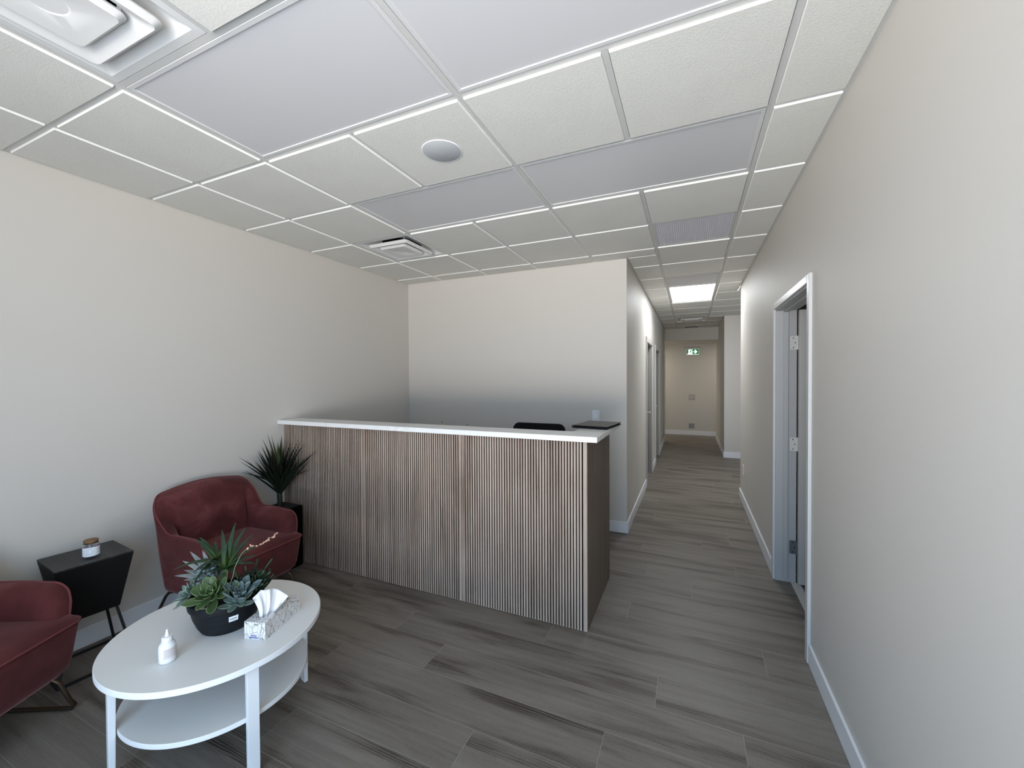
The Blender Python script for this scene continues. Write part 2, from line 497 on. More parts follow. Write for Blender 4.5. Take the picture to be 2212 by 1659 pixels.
# ------------------------------------------------------------------ setting: suspended ceiling
skip = {}
def mark(i, j, ni, nj):
    for a in range(ni):
        for c in range(nj): skip[(i + a, j + c)] = True
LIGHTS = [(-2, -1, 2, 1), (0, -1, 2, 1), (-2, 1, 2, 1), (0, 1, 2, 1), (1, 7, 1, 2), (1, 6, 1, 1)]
for q in LIGHTS: mark(*q)
VENTS = [(-2, -2), (-3, 2), (1, 12)]
for q in VENTS: mark(q[0], q[1], 1, 1)
mark(1, 3, 1, 1)
REG = [(XL, YF, XR, YB), (XH, YB, XR, YBK), (XR, 4.55, 3.6, 7.36)]
def build_ceiling():
    t = MB(); g = MB()
    zt, z1, fl = H - 0.009, H + 0.004, 0.012
    for (rx0, ry0, rx1, ry1) in REG:
        for i in range(-5, 7):
            for j in range(-6, 17):
                cx0, cy0, cx1, cy1 = i * T, j * T, (i + 1) * T, (j + 1) * T
                x0, y0, x1, y1 = max(cx0, rx0), max(cy0, ry0), min(cx1, rx1), min(cy1, ry1)
                if x1 - x0 < 0.03 or y1 - y0 < 0.03: continue
                if (i, j) in skip: continue
                # inset at grid lines and walls, none at the seams between regions
                def ins(v, cv, rv, kind, lo):
                    if abs(v - cv) < 1e-6: return 0.0165
                    seam = (kind == 'y' and abs(rv - YB) < 1e-6 and x0 >= XH - 1e-6) or (kind == 'x' and abs(rv - XR) < 1e-6 and y0 >= 4.5 and y1 <= 7.4)
                    return 0.0 if seam else 0.020
                a = x0 + ins(x0, cx0, rx0, 'x', True); c = x1 - ins(x1, cx1, rx1, 'x', False)
                d = y0 + ins(y0, cy0, ry0, 'y', True); e = y1 - ins(y1, cy1, ry1, 'y', False)
                if c - a < 0.01 or e - d < 0.01: continue
                k = 0.0035
                lo = [(a, d, zt), (c, d, zt), (c, e, zt), (a, e, zt)]
                hi = [(a - k, d - k, z1), (c + k, d - k, z1), (c + k, e + k, z1), (a - k, e + k, z1)]
                A = [t.v(q) for q in lo]; B = [t.v(q) for q in hi]
                t.f(A[::-1], 0); t.f(B, 1)
                for q in range(4):
                    w = (q + 1) % 4
                    t.f([A[q], A[w], B[w], B[q]], 1)
        # grid flanges
        for i in range(-5, 7):
            x = i * T
            if rx0 + 0.02 < x < rx1 - 0.02: g.box(x - fl, ry0, H, x + fl, ry1, H + 0.02)
        for j in range(-6, 17):
            y = j * T
            if ry0 + 0.02 < y < ry1 - 0.02: g.box(rx0, y - fl, H + 0.0006, rx1, y + fl, H + 0.018)
    # the light fixtures span two cells: cut the flange that would run through them
    struct(t.build('ceiling', [M_TILE, M_TEDGE]))
    return g
g = build_ceiling()
g.bm.free()
def build_grid():
    g = MB(); fl = 0.012
    blocked = {}
    for (i, j, ni, nj) in LIGHTS:
        if ni == 2: blocked[('x', i + 1, j)] = 1
        if nj == 2: blocked[('y', i, j + 1)] = 1
    for (rx0, ry0, rx1, ry1) in REG:
        for i in range(-5, 7):
            x = i * T
            if not (rx0 + 0.02 < x < rx1 - 0.02): continue
            for j in range(-6, 17):
                y0, y1 = max(j * T, ry0), min((j + 1) * T, ry1)
                if y1 - y0 < 0.005 or ('x', i, j) in blocked: continue
                g.box(x - fl, y0, H, x + fl, y1, H + 0.02)
        for j in range(-6, 17):
            y = j * T
            if not (ry0 + 0.02 < y < ry1 - 0.02): continue
            for i in range(-5, 7):
                x0, x1 = max(i * T, rx0), min((i + 1) * T, rx1)
                if x1 - x0 < 0.005 or ('y', i, j) in blocked: continue
                g.box(x0, y - fl, H + 0.0005, x1, y + fl, H + 0.019)
    struct(g.build('trim_1', M_GRID))
build_grid()
# wall angle round the ceiling
b = MB(); m = 0.022; z0, z1 = H - 0.0015, H + 0.02
b.box(XL, YF, z0, XL + m, YB, z1); b.box(XL, YB - m, z0, XH + m, YB, z1); b.box(XH, YB - m, z0, XH + m, YBK, z1)
b.box(XR - m, YF, z0, XR, 4.55, z1); b.box(XR, 4.55, z0, 3.6, 4.55 + m, z1); b.box(XR - m, 7.36 - m, z0, 3.6, 7.36, z1)
b.box(XR - m, 7.36 - m, z0, XR, YBK, z1); b.box(XH, YBK - m, z0, XR, YBK, z1)
struct(b.build('trim_2', M_GRID))

# ------------------------------------------------------------------ ceiling fixtures
def panel_light(i, j, ni, nj, label, lit=False, plainp=False):
    x0, y0, w, d = i * T, j * T, ni * T, nj * T
    t = thing('ceiling_light' if not plainp else 'ceiling_panel', label, 'light' if not plainp else 'panel', (x0 + w/2, y0 + d/2, H), 0, None if plainp else 'flat panel lights in the ceiling grid')
    a, c, fw = w/2 - 0.0135, d/2 - 0.0135, 0.018
    f = MB()
    for q in ((-a, -c, a, -c + fw), (-a, c - fw, a, c), (-a, -c + fw, -a + fw, c - fw), (a - fw, -c + fw, a, c - fw)):
        f.box(q[0], q[1], -0.001, q[2], q[3], 0.03)
    f.build('frame', M_LIGHT if not plainp else M_GRID, t, bevel=0.0015, seg=1)
    p = MB(); p.box(-a + fw, -c + fw, 0.003, a - fw, c - fw, 0.02)
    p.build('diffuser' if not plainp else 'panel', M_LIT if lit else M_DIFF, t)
    return t
LAB = ['large unlit flat panel light beside the near square air diffuser', 'large unlit flat panel light cut off by the top edge of the photo',
       'unlit flat panel light directly beyond the round speaker', 'unlit flat panel light between two plain tile rows, nearest the right wall',
       'glowing white panel light in the hallway ceiling']
for q, l in zip(LIGHTS[:5], LAB): panel_light(*q, l, lit=(l == LAB[4]))
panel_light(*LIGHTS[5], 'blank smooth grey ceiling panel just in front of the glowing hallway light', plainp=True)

def rrect(h, r, n=5, z=0.0):
    pts = []
    for cx, cy, a0 in ((h - r, h - r, 0), (-h + r, h - r, PI/2), (-h + r, -h + r, PI), (h - r, -h + r, 1.5*PI)):
        for k in range(n):
            a = a0 + k / (n - 1) * PI/2
            pts.append((cx + r * math.cos(a), cy + r * math.sin(a), z))
    return pts
def make_diffuser(label, i, j):
    t = thing('air_diffuser', label, 'vent', ((i + .5) * T, (j + .5) * T, H), 0, 'square ceiling air diffusers')
    f = MB()
    f.loft([rrect(0.291, 0.002, 5, 0.012), rrect(0.291, 0.002, 5, 0.000), rrect(0.262, 0.004, 5, -0.001), rrect(0.254, 0.006, 5, 0.006),
            rrect(0.215, 0.03, 5, 0.034), rrect(0.150, 0.08, 5, 0.042)], caps=False)
    f.build('frame', M_VENT, t, smooth=True, angle=25)
    k = MB(); k.lathe([(0.20, 0.043), (0.13, 0.043), (0.13, 0.13), (0.0005, 0.13)], 28, caps=False)
    k.build('duct_collar', M_BLACK, t)
    k = MB()
    k.loft([rrect(0.210, 0.03, 6, -0.0020), rrect(0.213, 0.03, 6, -0.0090), rrect(0.196, 0.022, 6, -0.0260), rrect(0.172, 0.018, 6, -0.0180), rrect(0.135, 0.03, 6, 0.0100), rrect(0.135, 0.03, 6, 0.0140), rrect(0.172, 0.018, 6, -0.0120), rrect(0.194, 0.022, 6, -0.0180), rrect(0.210, 0.03, 6, -0.0020)], caps=False)
    k.build('louver', M_VENT, t, smooth=True, angle=25)
    k = MB()
    k.loft([rrect(0.142, 0.028, 6, -0.0060), rrect(0.146, 0.028, 6, -0.0140), rrect(0.130, 0.022, 6, -0.0310), rrect(0.10, 0.04, 6, -0.0280), rrect(0.055, 0.0549, 6, -0.0260), rrect(0.050, 0.0499, 6, -0.0235), rrect(0.01, 0.0099, 6, -0.0230)], caps=True)
    k.build('center_plate', M_VENT, t, smooth=True, angle=25)
    for s in ((0.125, 0.125), (-0.125, 0.125), (0.125, -0.125), (-0.125, -0.125)):
        k = MB(); k.box(s[0] - 0.004, s[1] - 0.004, -0.012, s[0] + 0.004, s[1] + 0.004, 0.043)
        k.build('hanger', M_VENT, t)
    return t
make_diffuser('white square air diffuser in the top left corner of the photo, nearest the viewer', -2, -2)
make_diffuser('white square air diffuser near the far left ceiling corner, dark duct hole showing', -3, 2)
make_diffuser('small distant air diffuser in the hallway ceiling beyond the glowing light', 1, 12)

# far hallway small register
t = thing('ceiling_register', 'dark slim vent slot in the hallway ceiling nearest the exit sign', 'vent', (1.5 * T, 14.45 * T, H))
k = MB(); k.box(-0.17, -0.10, -0.022, 0.17, 0.10, -0.012); k.build('frame', M_VENT, t, bevel=0.002)
k = MB()
for q in range(4): k.box(-0.14, -0.075 + q * 0.04, -0.0235, 0.14, -0.055 + q * 0.04, -0.021)
k.build('louver', M_BLACK, t)

# egg-crate return grille
t = thing('return_air_grille', 'square egg crate return air grille with fine ribs set in the ceiling grid', 'vent', (1.5 * T, 3.5 * T, H))
f = MB(); a = T/2 - 0.0135
for q in ((-a, -a, a, -a + 0.014), (-a, a - 0.014, a, a), (-a, -a + 0.014, -a + 0.014, a - 0.014), (a - 0.014, -a + 0.014, a, a - 0.014)):
    f.box(q[0], q[1], -0.002, q[2], q[3], 0.018)
f.build('frame', M_GRID, t)
M_LATT = plain('grille_lattice', (0.62, 0.62, 0.66, 1), 0.5)
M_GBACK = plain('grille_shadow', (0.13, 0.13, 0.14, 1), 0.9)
k = MB(); s = 2 * (a - 0.014)
for q in range(37):
    x = -s/2 + (q + .5) * s / 37
    k.box(x - 0.0045, -s/2, -0.001, x + 0.0045, s/2, 0.012)
for q in range(60):
    y = -s/2 + (q + .5) * s / 60
    k.box(-s/2, y - 0.001, 0.001, s/2, y + 0.001, 0.012)
k.build('lattice', M_LATT, t)
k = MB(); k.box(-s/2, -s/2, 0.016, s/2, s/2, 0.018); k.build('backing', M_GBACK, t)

# round speaker
t = thing('ceiling_speaker', 'round flat grey speaker grille set in a ceiling tile', 'speaker', (-0.285, 0.308, H - 0.009))
M_SPK = plain('speaker_grille', (0.50, 0.52, 0.545, 1), 0.5, var=0.06, vscale=400)
k = MB(); k.lathe([(0.0005, -0.0045), (0.096, -0.0045), (0.0985, -0.003), (0.0985, 0.0)], 64, caps=False); k.build('grille', M_SPK, t, smooth=True)
k = MB(); k.lathe([(0.0985, 0.0), (0.0985, -0.0035), (0.1025, -0.0035), (0.1045, 0.0)], 64, caps=False); k.build('rim', M_PLASTW, t, smooth=True)

# ------------------------------------------------------------------ doors
M_DARKHINGE = plain('dark_steel_hinge', (0.12, 0.13, 0.14, 1), 0.45, 0.3)
M_JAMB = plain('door_jamb_paint', (0.40, 0.40, 0.40, 1), 0.4)
def door_right():
    d = bpy.data.objects.new('door_1', None); COL.objects.link(d); d.location = (XR, DY1, 0); struct(d)
    ox, oy = XR, DY1
    cw, ct = 0.048, 0.018
    y0, y1 = DY0 - oy, 0.0
    c = MB()
    c.box(-ct, y0 - cw, 0, 0, y0, DH + cw); c.box(-ct, y1, 0, 0, y1 + cw, DH + cw); c.box(-ct, y0, DH, 0, y1, DH + cw)
    c.build('casing', M_TRIM, d, bevel=0.004)
    w = WT - XR
    j = MB()
    j.box(-0.004, y1 - 0.012, 0, w + 0.004, y1, DH); j.box(-0.004, y0, 0, w + 0.004, y0 + 0.012, DH); j.box(-0.004, y0 + 0.012, DH - 0.012, w + 0.004, y1 - 0.012, DH)
    j.build('jamb', M_JAMB, d, bevel=0.002, seg=1)
    j = MB()
    j.box(0.045, y1 - 0.024, 0.03, 0.078, y1 - 0.012, DH - 0.012); j.box(0.045, y0 + 0.012, 0.03, 0.078, y0 + 0.024, DH - 0.012); j.box(0.045, y0 + 0.024, DH - 0.024, 0.078, y1 - 0.024, DH - 0.012)
    j.build('door_stop', M_JAMB, d, bevel=0.002, seg=1)
    leaf = MB(); leaf.box(w + 0.010, y1 - 0.055, 0.012, w + 0.90, y1 - 0.012, DH - 0.016)
    lf = leaf.build('door_leaf', M_DOOR, d, bevel=0.002, seg=1)
    for z in (1.815, 1.052, 0.272):
        h = MB(); yy = y1 - 0.0135
        h.prism([(w - 0.040, -0.045), (w - 0.034, -0.051), (w + 0.002, -0.051), (w + 0.002, 0.051), (w - 0.034, 0.051), (w - 0.040, 0.045)], 0, 0.0025)
        for v in h.bm.verts: v.co = Vector((v.co.x, yy - v.co.z, z + v.co.y))
        for sx, sz in ((-0.03, 0.036), (-0.018, 0.0), (-0.03, -0.036)):
            n0 = len(h.bm.verts)
            h.lathe([(0.004, 0), (0.004, 0.0008)], 8, mi=1)
            h.bm.verts.ensure_lookup_table()
            for v in h.bm.verts[n0:]: v.co = Vector((w + sx + v.co.x + 0.01, yy - 0.0022 - v.co.z, z + sz + v.co.y))
        h.tube([(w + 0.006, yy - 0.004, z - 0.052), (w + 0.006, yy - 0.004, z + 0.052)], 0.0055, 10)
        h.build('hinge', [M_CHROME if z > 0.5 else M_DARKHINGE, M_BLACK], d, smooth=True)
    k = MB(); k.box(w - 0.03, y0 + 0.012, 0, w + 0.03, y1 - 0.012, 0.006); k.build('threshold', M_GRID, d, bevel=0.002)
    return d
door_right()
t = MB(); t.box(-0.42, -0.40, 0, 0.42, 0.40, 0.008)
for q in range(20): t.box(-0.42, -0.395 + q * 0.04, 0.008, 0.42, -0.378 + q * 0.04, 0.013)
o = t.build('floor_mat', M_BLKFAB); o.location = (2.10, 1.62, 0)
tag(o, 'dark ribbed mat on the floor just inside the open door at right', 'mat')

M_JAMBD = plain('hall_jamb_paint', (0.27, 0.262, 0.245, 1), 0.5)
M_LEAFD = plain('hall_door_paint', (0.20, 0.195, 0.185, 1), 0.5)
def hall_door(name, ya, yb, rec, mleaf):
    d = bpy.data.objects.new(name, None); COL.objects.link(d); d.location = (XH, ya, 0); struct(d)
    w = yb - ya; cw, ct = 0.075, 0.018
    c = MB(); c.box(0, -cw, 0, ct, 0, DH + cw); c.box(0, w, 0, ct, w + cw, DH + cw); c.box(0, 0, DH, ct, w, DH + cw)
    c.build('casing', M_DOOR, d, bevel=0.003)
    j = MB(); j.box(-0.12, 0, 0, 0.004, 0.012, DH); j.box(-0.12, w - 0.012, 0, 0.004, w, DH); j.box(-0.12, 0.012, DH - 0.012, 0.004, w - 0.012, DH)
    j.build('jamb', M_JAMBD, d)
    l = MB(); l.box(-rec - 0.04, 0.014, 0.008, -rec, w - 0.014, DH - 0.014)
    lf = l.build('door_leaf', mleaf, d, bevel=0.002)
    h = MB(); h.tube([(-rec, w - 0.08, 1.0), (-rec + 0.045, w - 0.08, 1.0), (-rec + 0.05, w - 0.10, 1.0), (-rec + 0.05, w - 0.19, 1.0)], 0.009, 8)
    h.build('door_handle', M_CHROME, lf, smooth=True)
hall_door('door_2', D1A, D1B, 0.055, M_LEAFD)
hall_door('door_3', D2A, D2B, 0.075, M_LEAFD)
b = MB(); b.box(XH, 9.05, BH, XH + 0.018, 9.12, 2.12)
struct(b.build('trim_3', M_TRIM))

# ------------------------------------------------------------------ reception counter
CX0, CX1, CY0, CY1, CZ = XL + 0.001, 0.322, 0.941, 1.692, 1.176
t = thing('reception_counter', 'reception counter clad in narrow vertical walnut slats with brown end panel', 'counter', (0, 0, 0))
def slat_panel(x0, x1, wide_end):
    b = MB(); rr = random.Random(int(x0 * 1000))
    n = round((x1 - x0) / 0.0186); p = (x1 - x0) / n
    for q in range(n):
        a = x0 + q * p; w = p * 0.66
        if q == 0 and wide_end: w = p * 1.12
        if q == 1 and wide_end: a += p * 0.30; w = p * 0.66 - p * 0.04
        b.r = rr.random()
        y0 = CY0; y1 = CY0 + 0.0125
        k = [b.v(c) for c in ((a, y0, .004), (a + w, y0, .004), (a + w, y1, .004), (a, y1, .004), (a, y0, CZ - .006), (a + w, y0, CZ - .006), (a + w, y1, CZ - .006), (a, y1, CZ - .006))]
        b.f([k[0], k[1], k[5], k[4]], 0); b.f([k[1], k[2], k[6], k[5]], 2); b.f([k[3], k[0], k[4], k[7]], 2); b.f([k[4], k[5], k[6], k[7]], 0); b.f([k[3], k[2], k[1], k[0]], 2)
    b.box(x0, CY0 + 0.0125, .002, x1, CY0 + 0.0165, CZ, 1)
    return b.build('slat_panel', [M_SLAT, M_FELT, M_SLATSHADE], t)
slat_panel(CX0, -1.478, False); slat_panel(-1.478, -0.584, True); slat_panel(-0.584, 0.296, True)
b = MB(); b.r = 0.62; b.box(0.2975, CY0 - 0.001, .004, CX1, CY0 + 0.016, CZ - .004); b.build('corner_strip', M_SLAT, t, bevel=0.001, seg=1)
b = MB(); b.box(CX1 - 0.018, CY0 + 0.0165, 0, CX1 - 0.0005, CY1, CZ); b.build('end_panel', M_ENDP, t)
b = MB(); b.box(CX0, CY0 + 0.017, 0, CX1 - 0.0185, CY0 + 0.12, CZ - 0.0005); b.box(CX1 - 0.16, CY0 + 0.12, 0, CX1 - 0.0185, CY1 - 0.001, CZ - 0.0005)
b.box(CX0, CY0 + 0.12, 0.70, CX1 - 0.16, CY1 + 0.02, 0.735)
b.build('carcass', M_ENDP, t)
TZ0, TZ1 = CZ, 1.210
b = MB()
b.prism([(XL + 0.001, 0.884), (0.396, 0.884), (0.396, 1.722), (0.196, 1.722), (0.196, 1.115), (0.178, 1.097), (XL + 0.001, 1.097)], TZ0, TZ1)
o = b.build('countertop', M_QUARTZ, bevel=0.003)
tag(o, 'white quartz countertop slab with faint grey veins on the slatted counter', 'countertop')

# ------------------------------------------------------------------ document folder on countertop
t = thing('document_folder', 'closed black leather folder lying on the right end of the countertop', 'folder', (0.288, 1.428, TZ1), math.radians(-7))
w, l = 0.122, 0.172
k = MB(); k.box(-w, -l, 0.0, w, l, 0.004); k.box(-w, -l, 0.0165, w, l, 0.021)
k.build('cover', M_BLKLEATHER, t, bevel=0.0018)
k = MB(); k.tube([(-w, -l, 0.0105), (-w, l, 0.0105)], 0.0105, 14); k.build('spine', M_BLKLEATHER, t, smooth=True)
k = MB(); k.box(-w + 0.004, -l + 0.006, 0.0042, w - 0.008, l - 0.006, 0.0163); k.build('pages', M_BLKFAB, t)

# ------------------------------------------------------------------ office chair behind counter
t = thing('office_chair', 'black chair behind the counter with only its rounded backrest top showing', 'chair', (-0.43, 1.98, 0), 0)
k = MB(); rings = []
for yy, s in ((0.165, 0.90), (0.17, 0.985), (0.19, 1.0), (0.215, 0.985), (0.22, 0.90)):
    r = []
    hw, zt, zb = 0.262 * s, 0.845 + 0.285 * s, 0.845 - 0.285 * s
    rad = 0.06
    for cx, cz, a0 in ((hw - rad, zt - rad, 0), (-hw + rad, zt - rad, PI/2), (-hw + rad, zb + rad, PI), (hw - rad, zb + rad, 1.5*PI)):
        for q in range(6):
            a = a0 + q / 5 * PI/2
            x = cx + rad * math.cos(a)
            r.append((x, yy - 0.25 * x * x, cz + rad * math.sin(a)))
    rings.append(r)
k.loft(rings); k.build('backrest', M_BLKFAB, t, smooth=True, angle=60)
k = MB(); k.loft([[(x * s, y * s, z) for x, y, z in rrect(0.24, 0.07, 6, zz)] for s, zz in ((0.9, 0.44), (1, 0.455), (1, 0.50), (0.93, 0.515))]); k.build('seat', M_BLKFAB, t, smooth=True, angle=60)
k = MB(); k.tube([(0, 0.12, 0.45), (0, 0.27, 0.46), (0, 0.285, 0.55), (0, 0.23, 0.72)], 0.018, 10); k.build('back_bracket', M_BLKMETAL, t, smooth=True)
k = MB(); k.lathe([(0.025, 0.10), (0.025, 0.28), (0.016, 0.28), (0.016, 0.44)], 16); k.build('gas_lift', M_BLKMETAL, t, smooth=True)
for q in range(5):
    a = q * 2*PI/5 + 0.3
    k = MB(); k.tube([(0.01 * math.cos(a), 0.01 * math.sin(a), 0.11), (0.27 * math.cos(a), 0.27 * math.sin(a), 0.072)], [0.022, 0.014], 8)
    lg = k.build('leg', M_BLKMETAL, t, smooth=True)
    k = MB(); px, py = 0.27 * math.cos(a), 0.27 * math.sin(a)
    k.tube([(px - 0.02 * math.sin(a), py + 0.02 * math.cos(a), 0.028), (px + 0.02 * math.sin(a), py - 0.02 * math.cos(a), 0.028)], 0.028, 14)
    k.build('caster', M_BLKMETAL, lg, smooth=True)

# ------------------------------------------------------------------ wall plates and small wall things
t = thing('light_switch', 'white rocker light switch plate on the back wall by its right end', 'switch', (0.006, YB, 1.168))
k = MB(); k.box(-0.037, -0.006, -0.058, 0.037, 0, 0.058); k.build('plate', M_PLASTW, t, bevel=0.003)
k = MB(); k.hexa([(-0.016, -0.0075, -0.034), (0.016, -0.0075, -0.034), (0.016, -0.005, -0.034), (-0.016, -0.005, -0.034)], [(-0.016, -0.0115, 0.034), (0.016, -0.0115, 0.034), (0.016, -0.005, 0.034), (-0.016, -0.005, 0.034)]); k.build('rocker', plain('rocker_white', (0.9, 0.9, 0.92, 1), 0.2), t)
k = MB()
for s in ((-0.0175, -0.036, -0.0155, 0.036), (0.0155, -0.036, 0.0175, 0.036), (-0.0175, 0.035, 0.0175, 0.037), (-0.0175, -0.037, 0.0175, -0.035)): k.box(s[0], -0.0068, s[1], s[2], -0.0055, s[3])
k.build('rocker_gap', M_INKGREY, t)
for x, z, l in ((-1.865, 1.036, 'small black mark sticking out of the back wall, the left of two'), (-1.513, 1.018, 'small black mark on the back wall, the right of two')):
    k = MB(); k.tube([(0, 0, 0), (0, -0.005, -0.003), (0.003, -0.008, -0.010)], 0.0038, 8)
    o = k.build('wall_screw', M_BLKMETAL, smooth=True); o.location = (x, YB, z); tag(o, l, 'screw')

M_PLATE = plain('steel_plate', (0.30, 0.29, 0.28, 1), 0.45, 0.3)
M_PLATEL = plain('pale_plate_centre', (0.55, 0.54, 0.52, 1), 0.4)
def outlet(label, x, z, pale):
    t = thing('wall_outlet', label, 'outlet', (x, YE, z))
    k = MB(); k.box(-0.068, -0.008, -0.066, 0.068, 0, 0.066); k.build('plate', M_PLATE, t, bevel=0.004)
    k = MB(); k.box(-0.045, -0.011, -0.043, 0.045, -0.007, 0.043); s = k.build('socket', M_PLATEL if pale else M_PLATE, t, bevel=0.004)
    k = MB(); k.hexa([(-0.026, -0.013, -0.02), (0.026, -0.013, -0.02), (0.026, -0.010, -0.02), (-0.026, -0.010, -0.02)], [(-0.008, -0.013, 0.02), (0.008, -0.013, 0.02), (0.008, -0.010, 0.02), (-0.008, -0.010, 0.02)]); k.build('socket_hole', M_INKGREY if not pale else M_PLATE, s)
outlet('pale square wall plate at mid height on the hallway end wall', 0.929, 1.022, True)
outlet('grey square wall plate just above the baseboard of the hallway end wall', 0.93, 0.246, False)
t = thing('wall_outlet', 'white outlet plate low on the right wall near its far corner', 'outlet', (XR, 4.21, 0.42))
k = MB(); k.box(-0.007, -0.038, -0.06, 0, 0.038, 0.06); k.build('plate', M_PLASTW, t, bevel=0.002)
k = MB(); k.box(-0.0085, -0.017, 0.008, -0.006, 0.017, 0.036); k.box(-0.0085, -0.017, -0.036, -0.006, 0.017, -0.008); k.build('socket', M_TRIM, t)

# exit sign
t = thing('exit_sign', 'green and white running figure exit sign with right arrow on the end wall', 'sign', (0.952, YE, 2.245))
k = MB(); k.box(-0.165, -0.06, -0.095, 0.165, -0.012, 0.095); k.build('housing', M_PLASTW, t, bevel=0.006)
k = MB(); k.box(-0.205, -0.05, 0.100, 0.185, 0, 0.114); k.build('canopy', M_DOOR, t, bevel=0.008)
k = MB(); k.box(-0.10, -0.012, -0.08, 0.10, 0, 0.09); k.build('mount', M_PLASTW, t)
fy = -0.0605
def flat(name, polys, mat, dy):
    k = MB()
    for p in polys:
        vs = [k.v((x, fy - dy, z)) for x, z in p]; vb = [k.v((x, fy - dy + 0.0006, z)) for x, z in p]
        k.f(vs); k.f(vb[::-1])
        for q in range(len(p)):
            w = (q + 1) % len(p); k.f([vs[q], vb[q], vb[w], vs[w]])
    return k.build(name, mat, t)
M_EXG = emis('exit_green', (0.0, 0.14, 0.035, 1), 0.9); M_EXG.node_tree.nodes['Principled BSDF'].inputs['Base Color'].default_value = (0.0, 0.10, 0.03, 1)
M_EXW = emis('exit_white', (0.9, 1.0, 0.95, 1), 1.0)
flat('sign_face', [[(-0.145, -0.070), (0.145, -0.070), (0.145, 0.070), (-0.145, 0.070)]], M_EXG, 0.0005)
flat('doorway', [[(-0.105, -0.068), (-0.006, -0.068), (-0.006, 0.062), (-0.105, 0.062)], [(-0.143, -0.070), (0.145, -0.070), (0.145, -0.064), (-0.143, -0.064)], [(-0.125, -0.045), (-0.104, -0.028), (-0.104, -0.066), (-0.115, -0.066)]], M_EXW, 0.0015)
circ = [(-0.034 + 0.011 * math.cos(q * PI/5), 0.043 + 0.011 * math.sin(q * PI/5)) for q in range(10)]
flat('running_figure', [circ,
    [(-0.068, 0.030), (-0.040, 0.030), (-0.034, 0.022), (-0.046, -0.012), (-0.062, -0.010), (-0.058, 0.016)],
    [(-0.068, 0.030), (-0.060, 0.020), (-0.082, 0.000), (-0.089, 0.006)],
    [(-0.040, 0.028), (-0.036, 0.018), (-0.014, 0.006), (-0.012, 0.013)],
    [(-0.062, -0.010), (-0.052, -0.012), (-0.066, -0.034), (-0.096, -0.040), (-0.097, -0.031), (-0.073, -0.026)],
    [(-0.056, -0.010), (-0.045, -0.012), (-0.030, -0.030), (-0.020, -0.052), (-0.028, -0.054), (-0.040, -0.034)]], M_EXG, 0.0025)
flat('arrow', [[(0.010, -0.008), (0.066, -0.008), (0.042, -0.034), (0.046, -0.048), (0.068, -0.048), (0.118, 0.002), (0.068, 0.052), (0.046, 0.052), (0.042, 0.038), (0.066, 0.012), (0.010, 0.012)]], M_EXW, 0.0015)

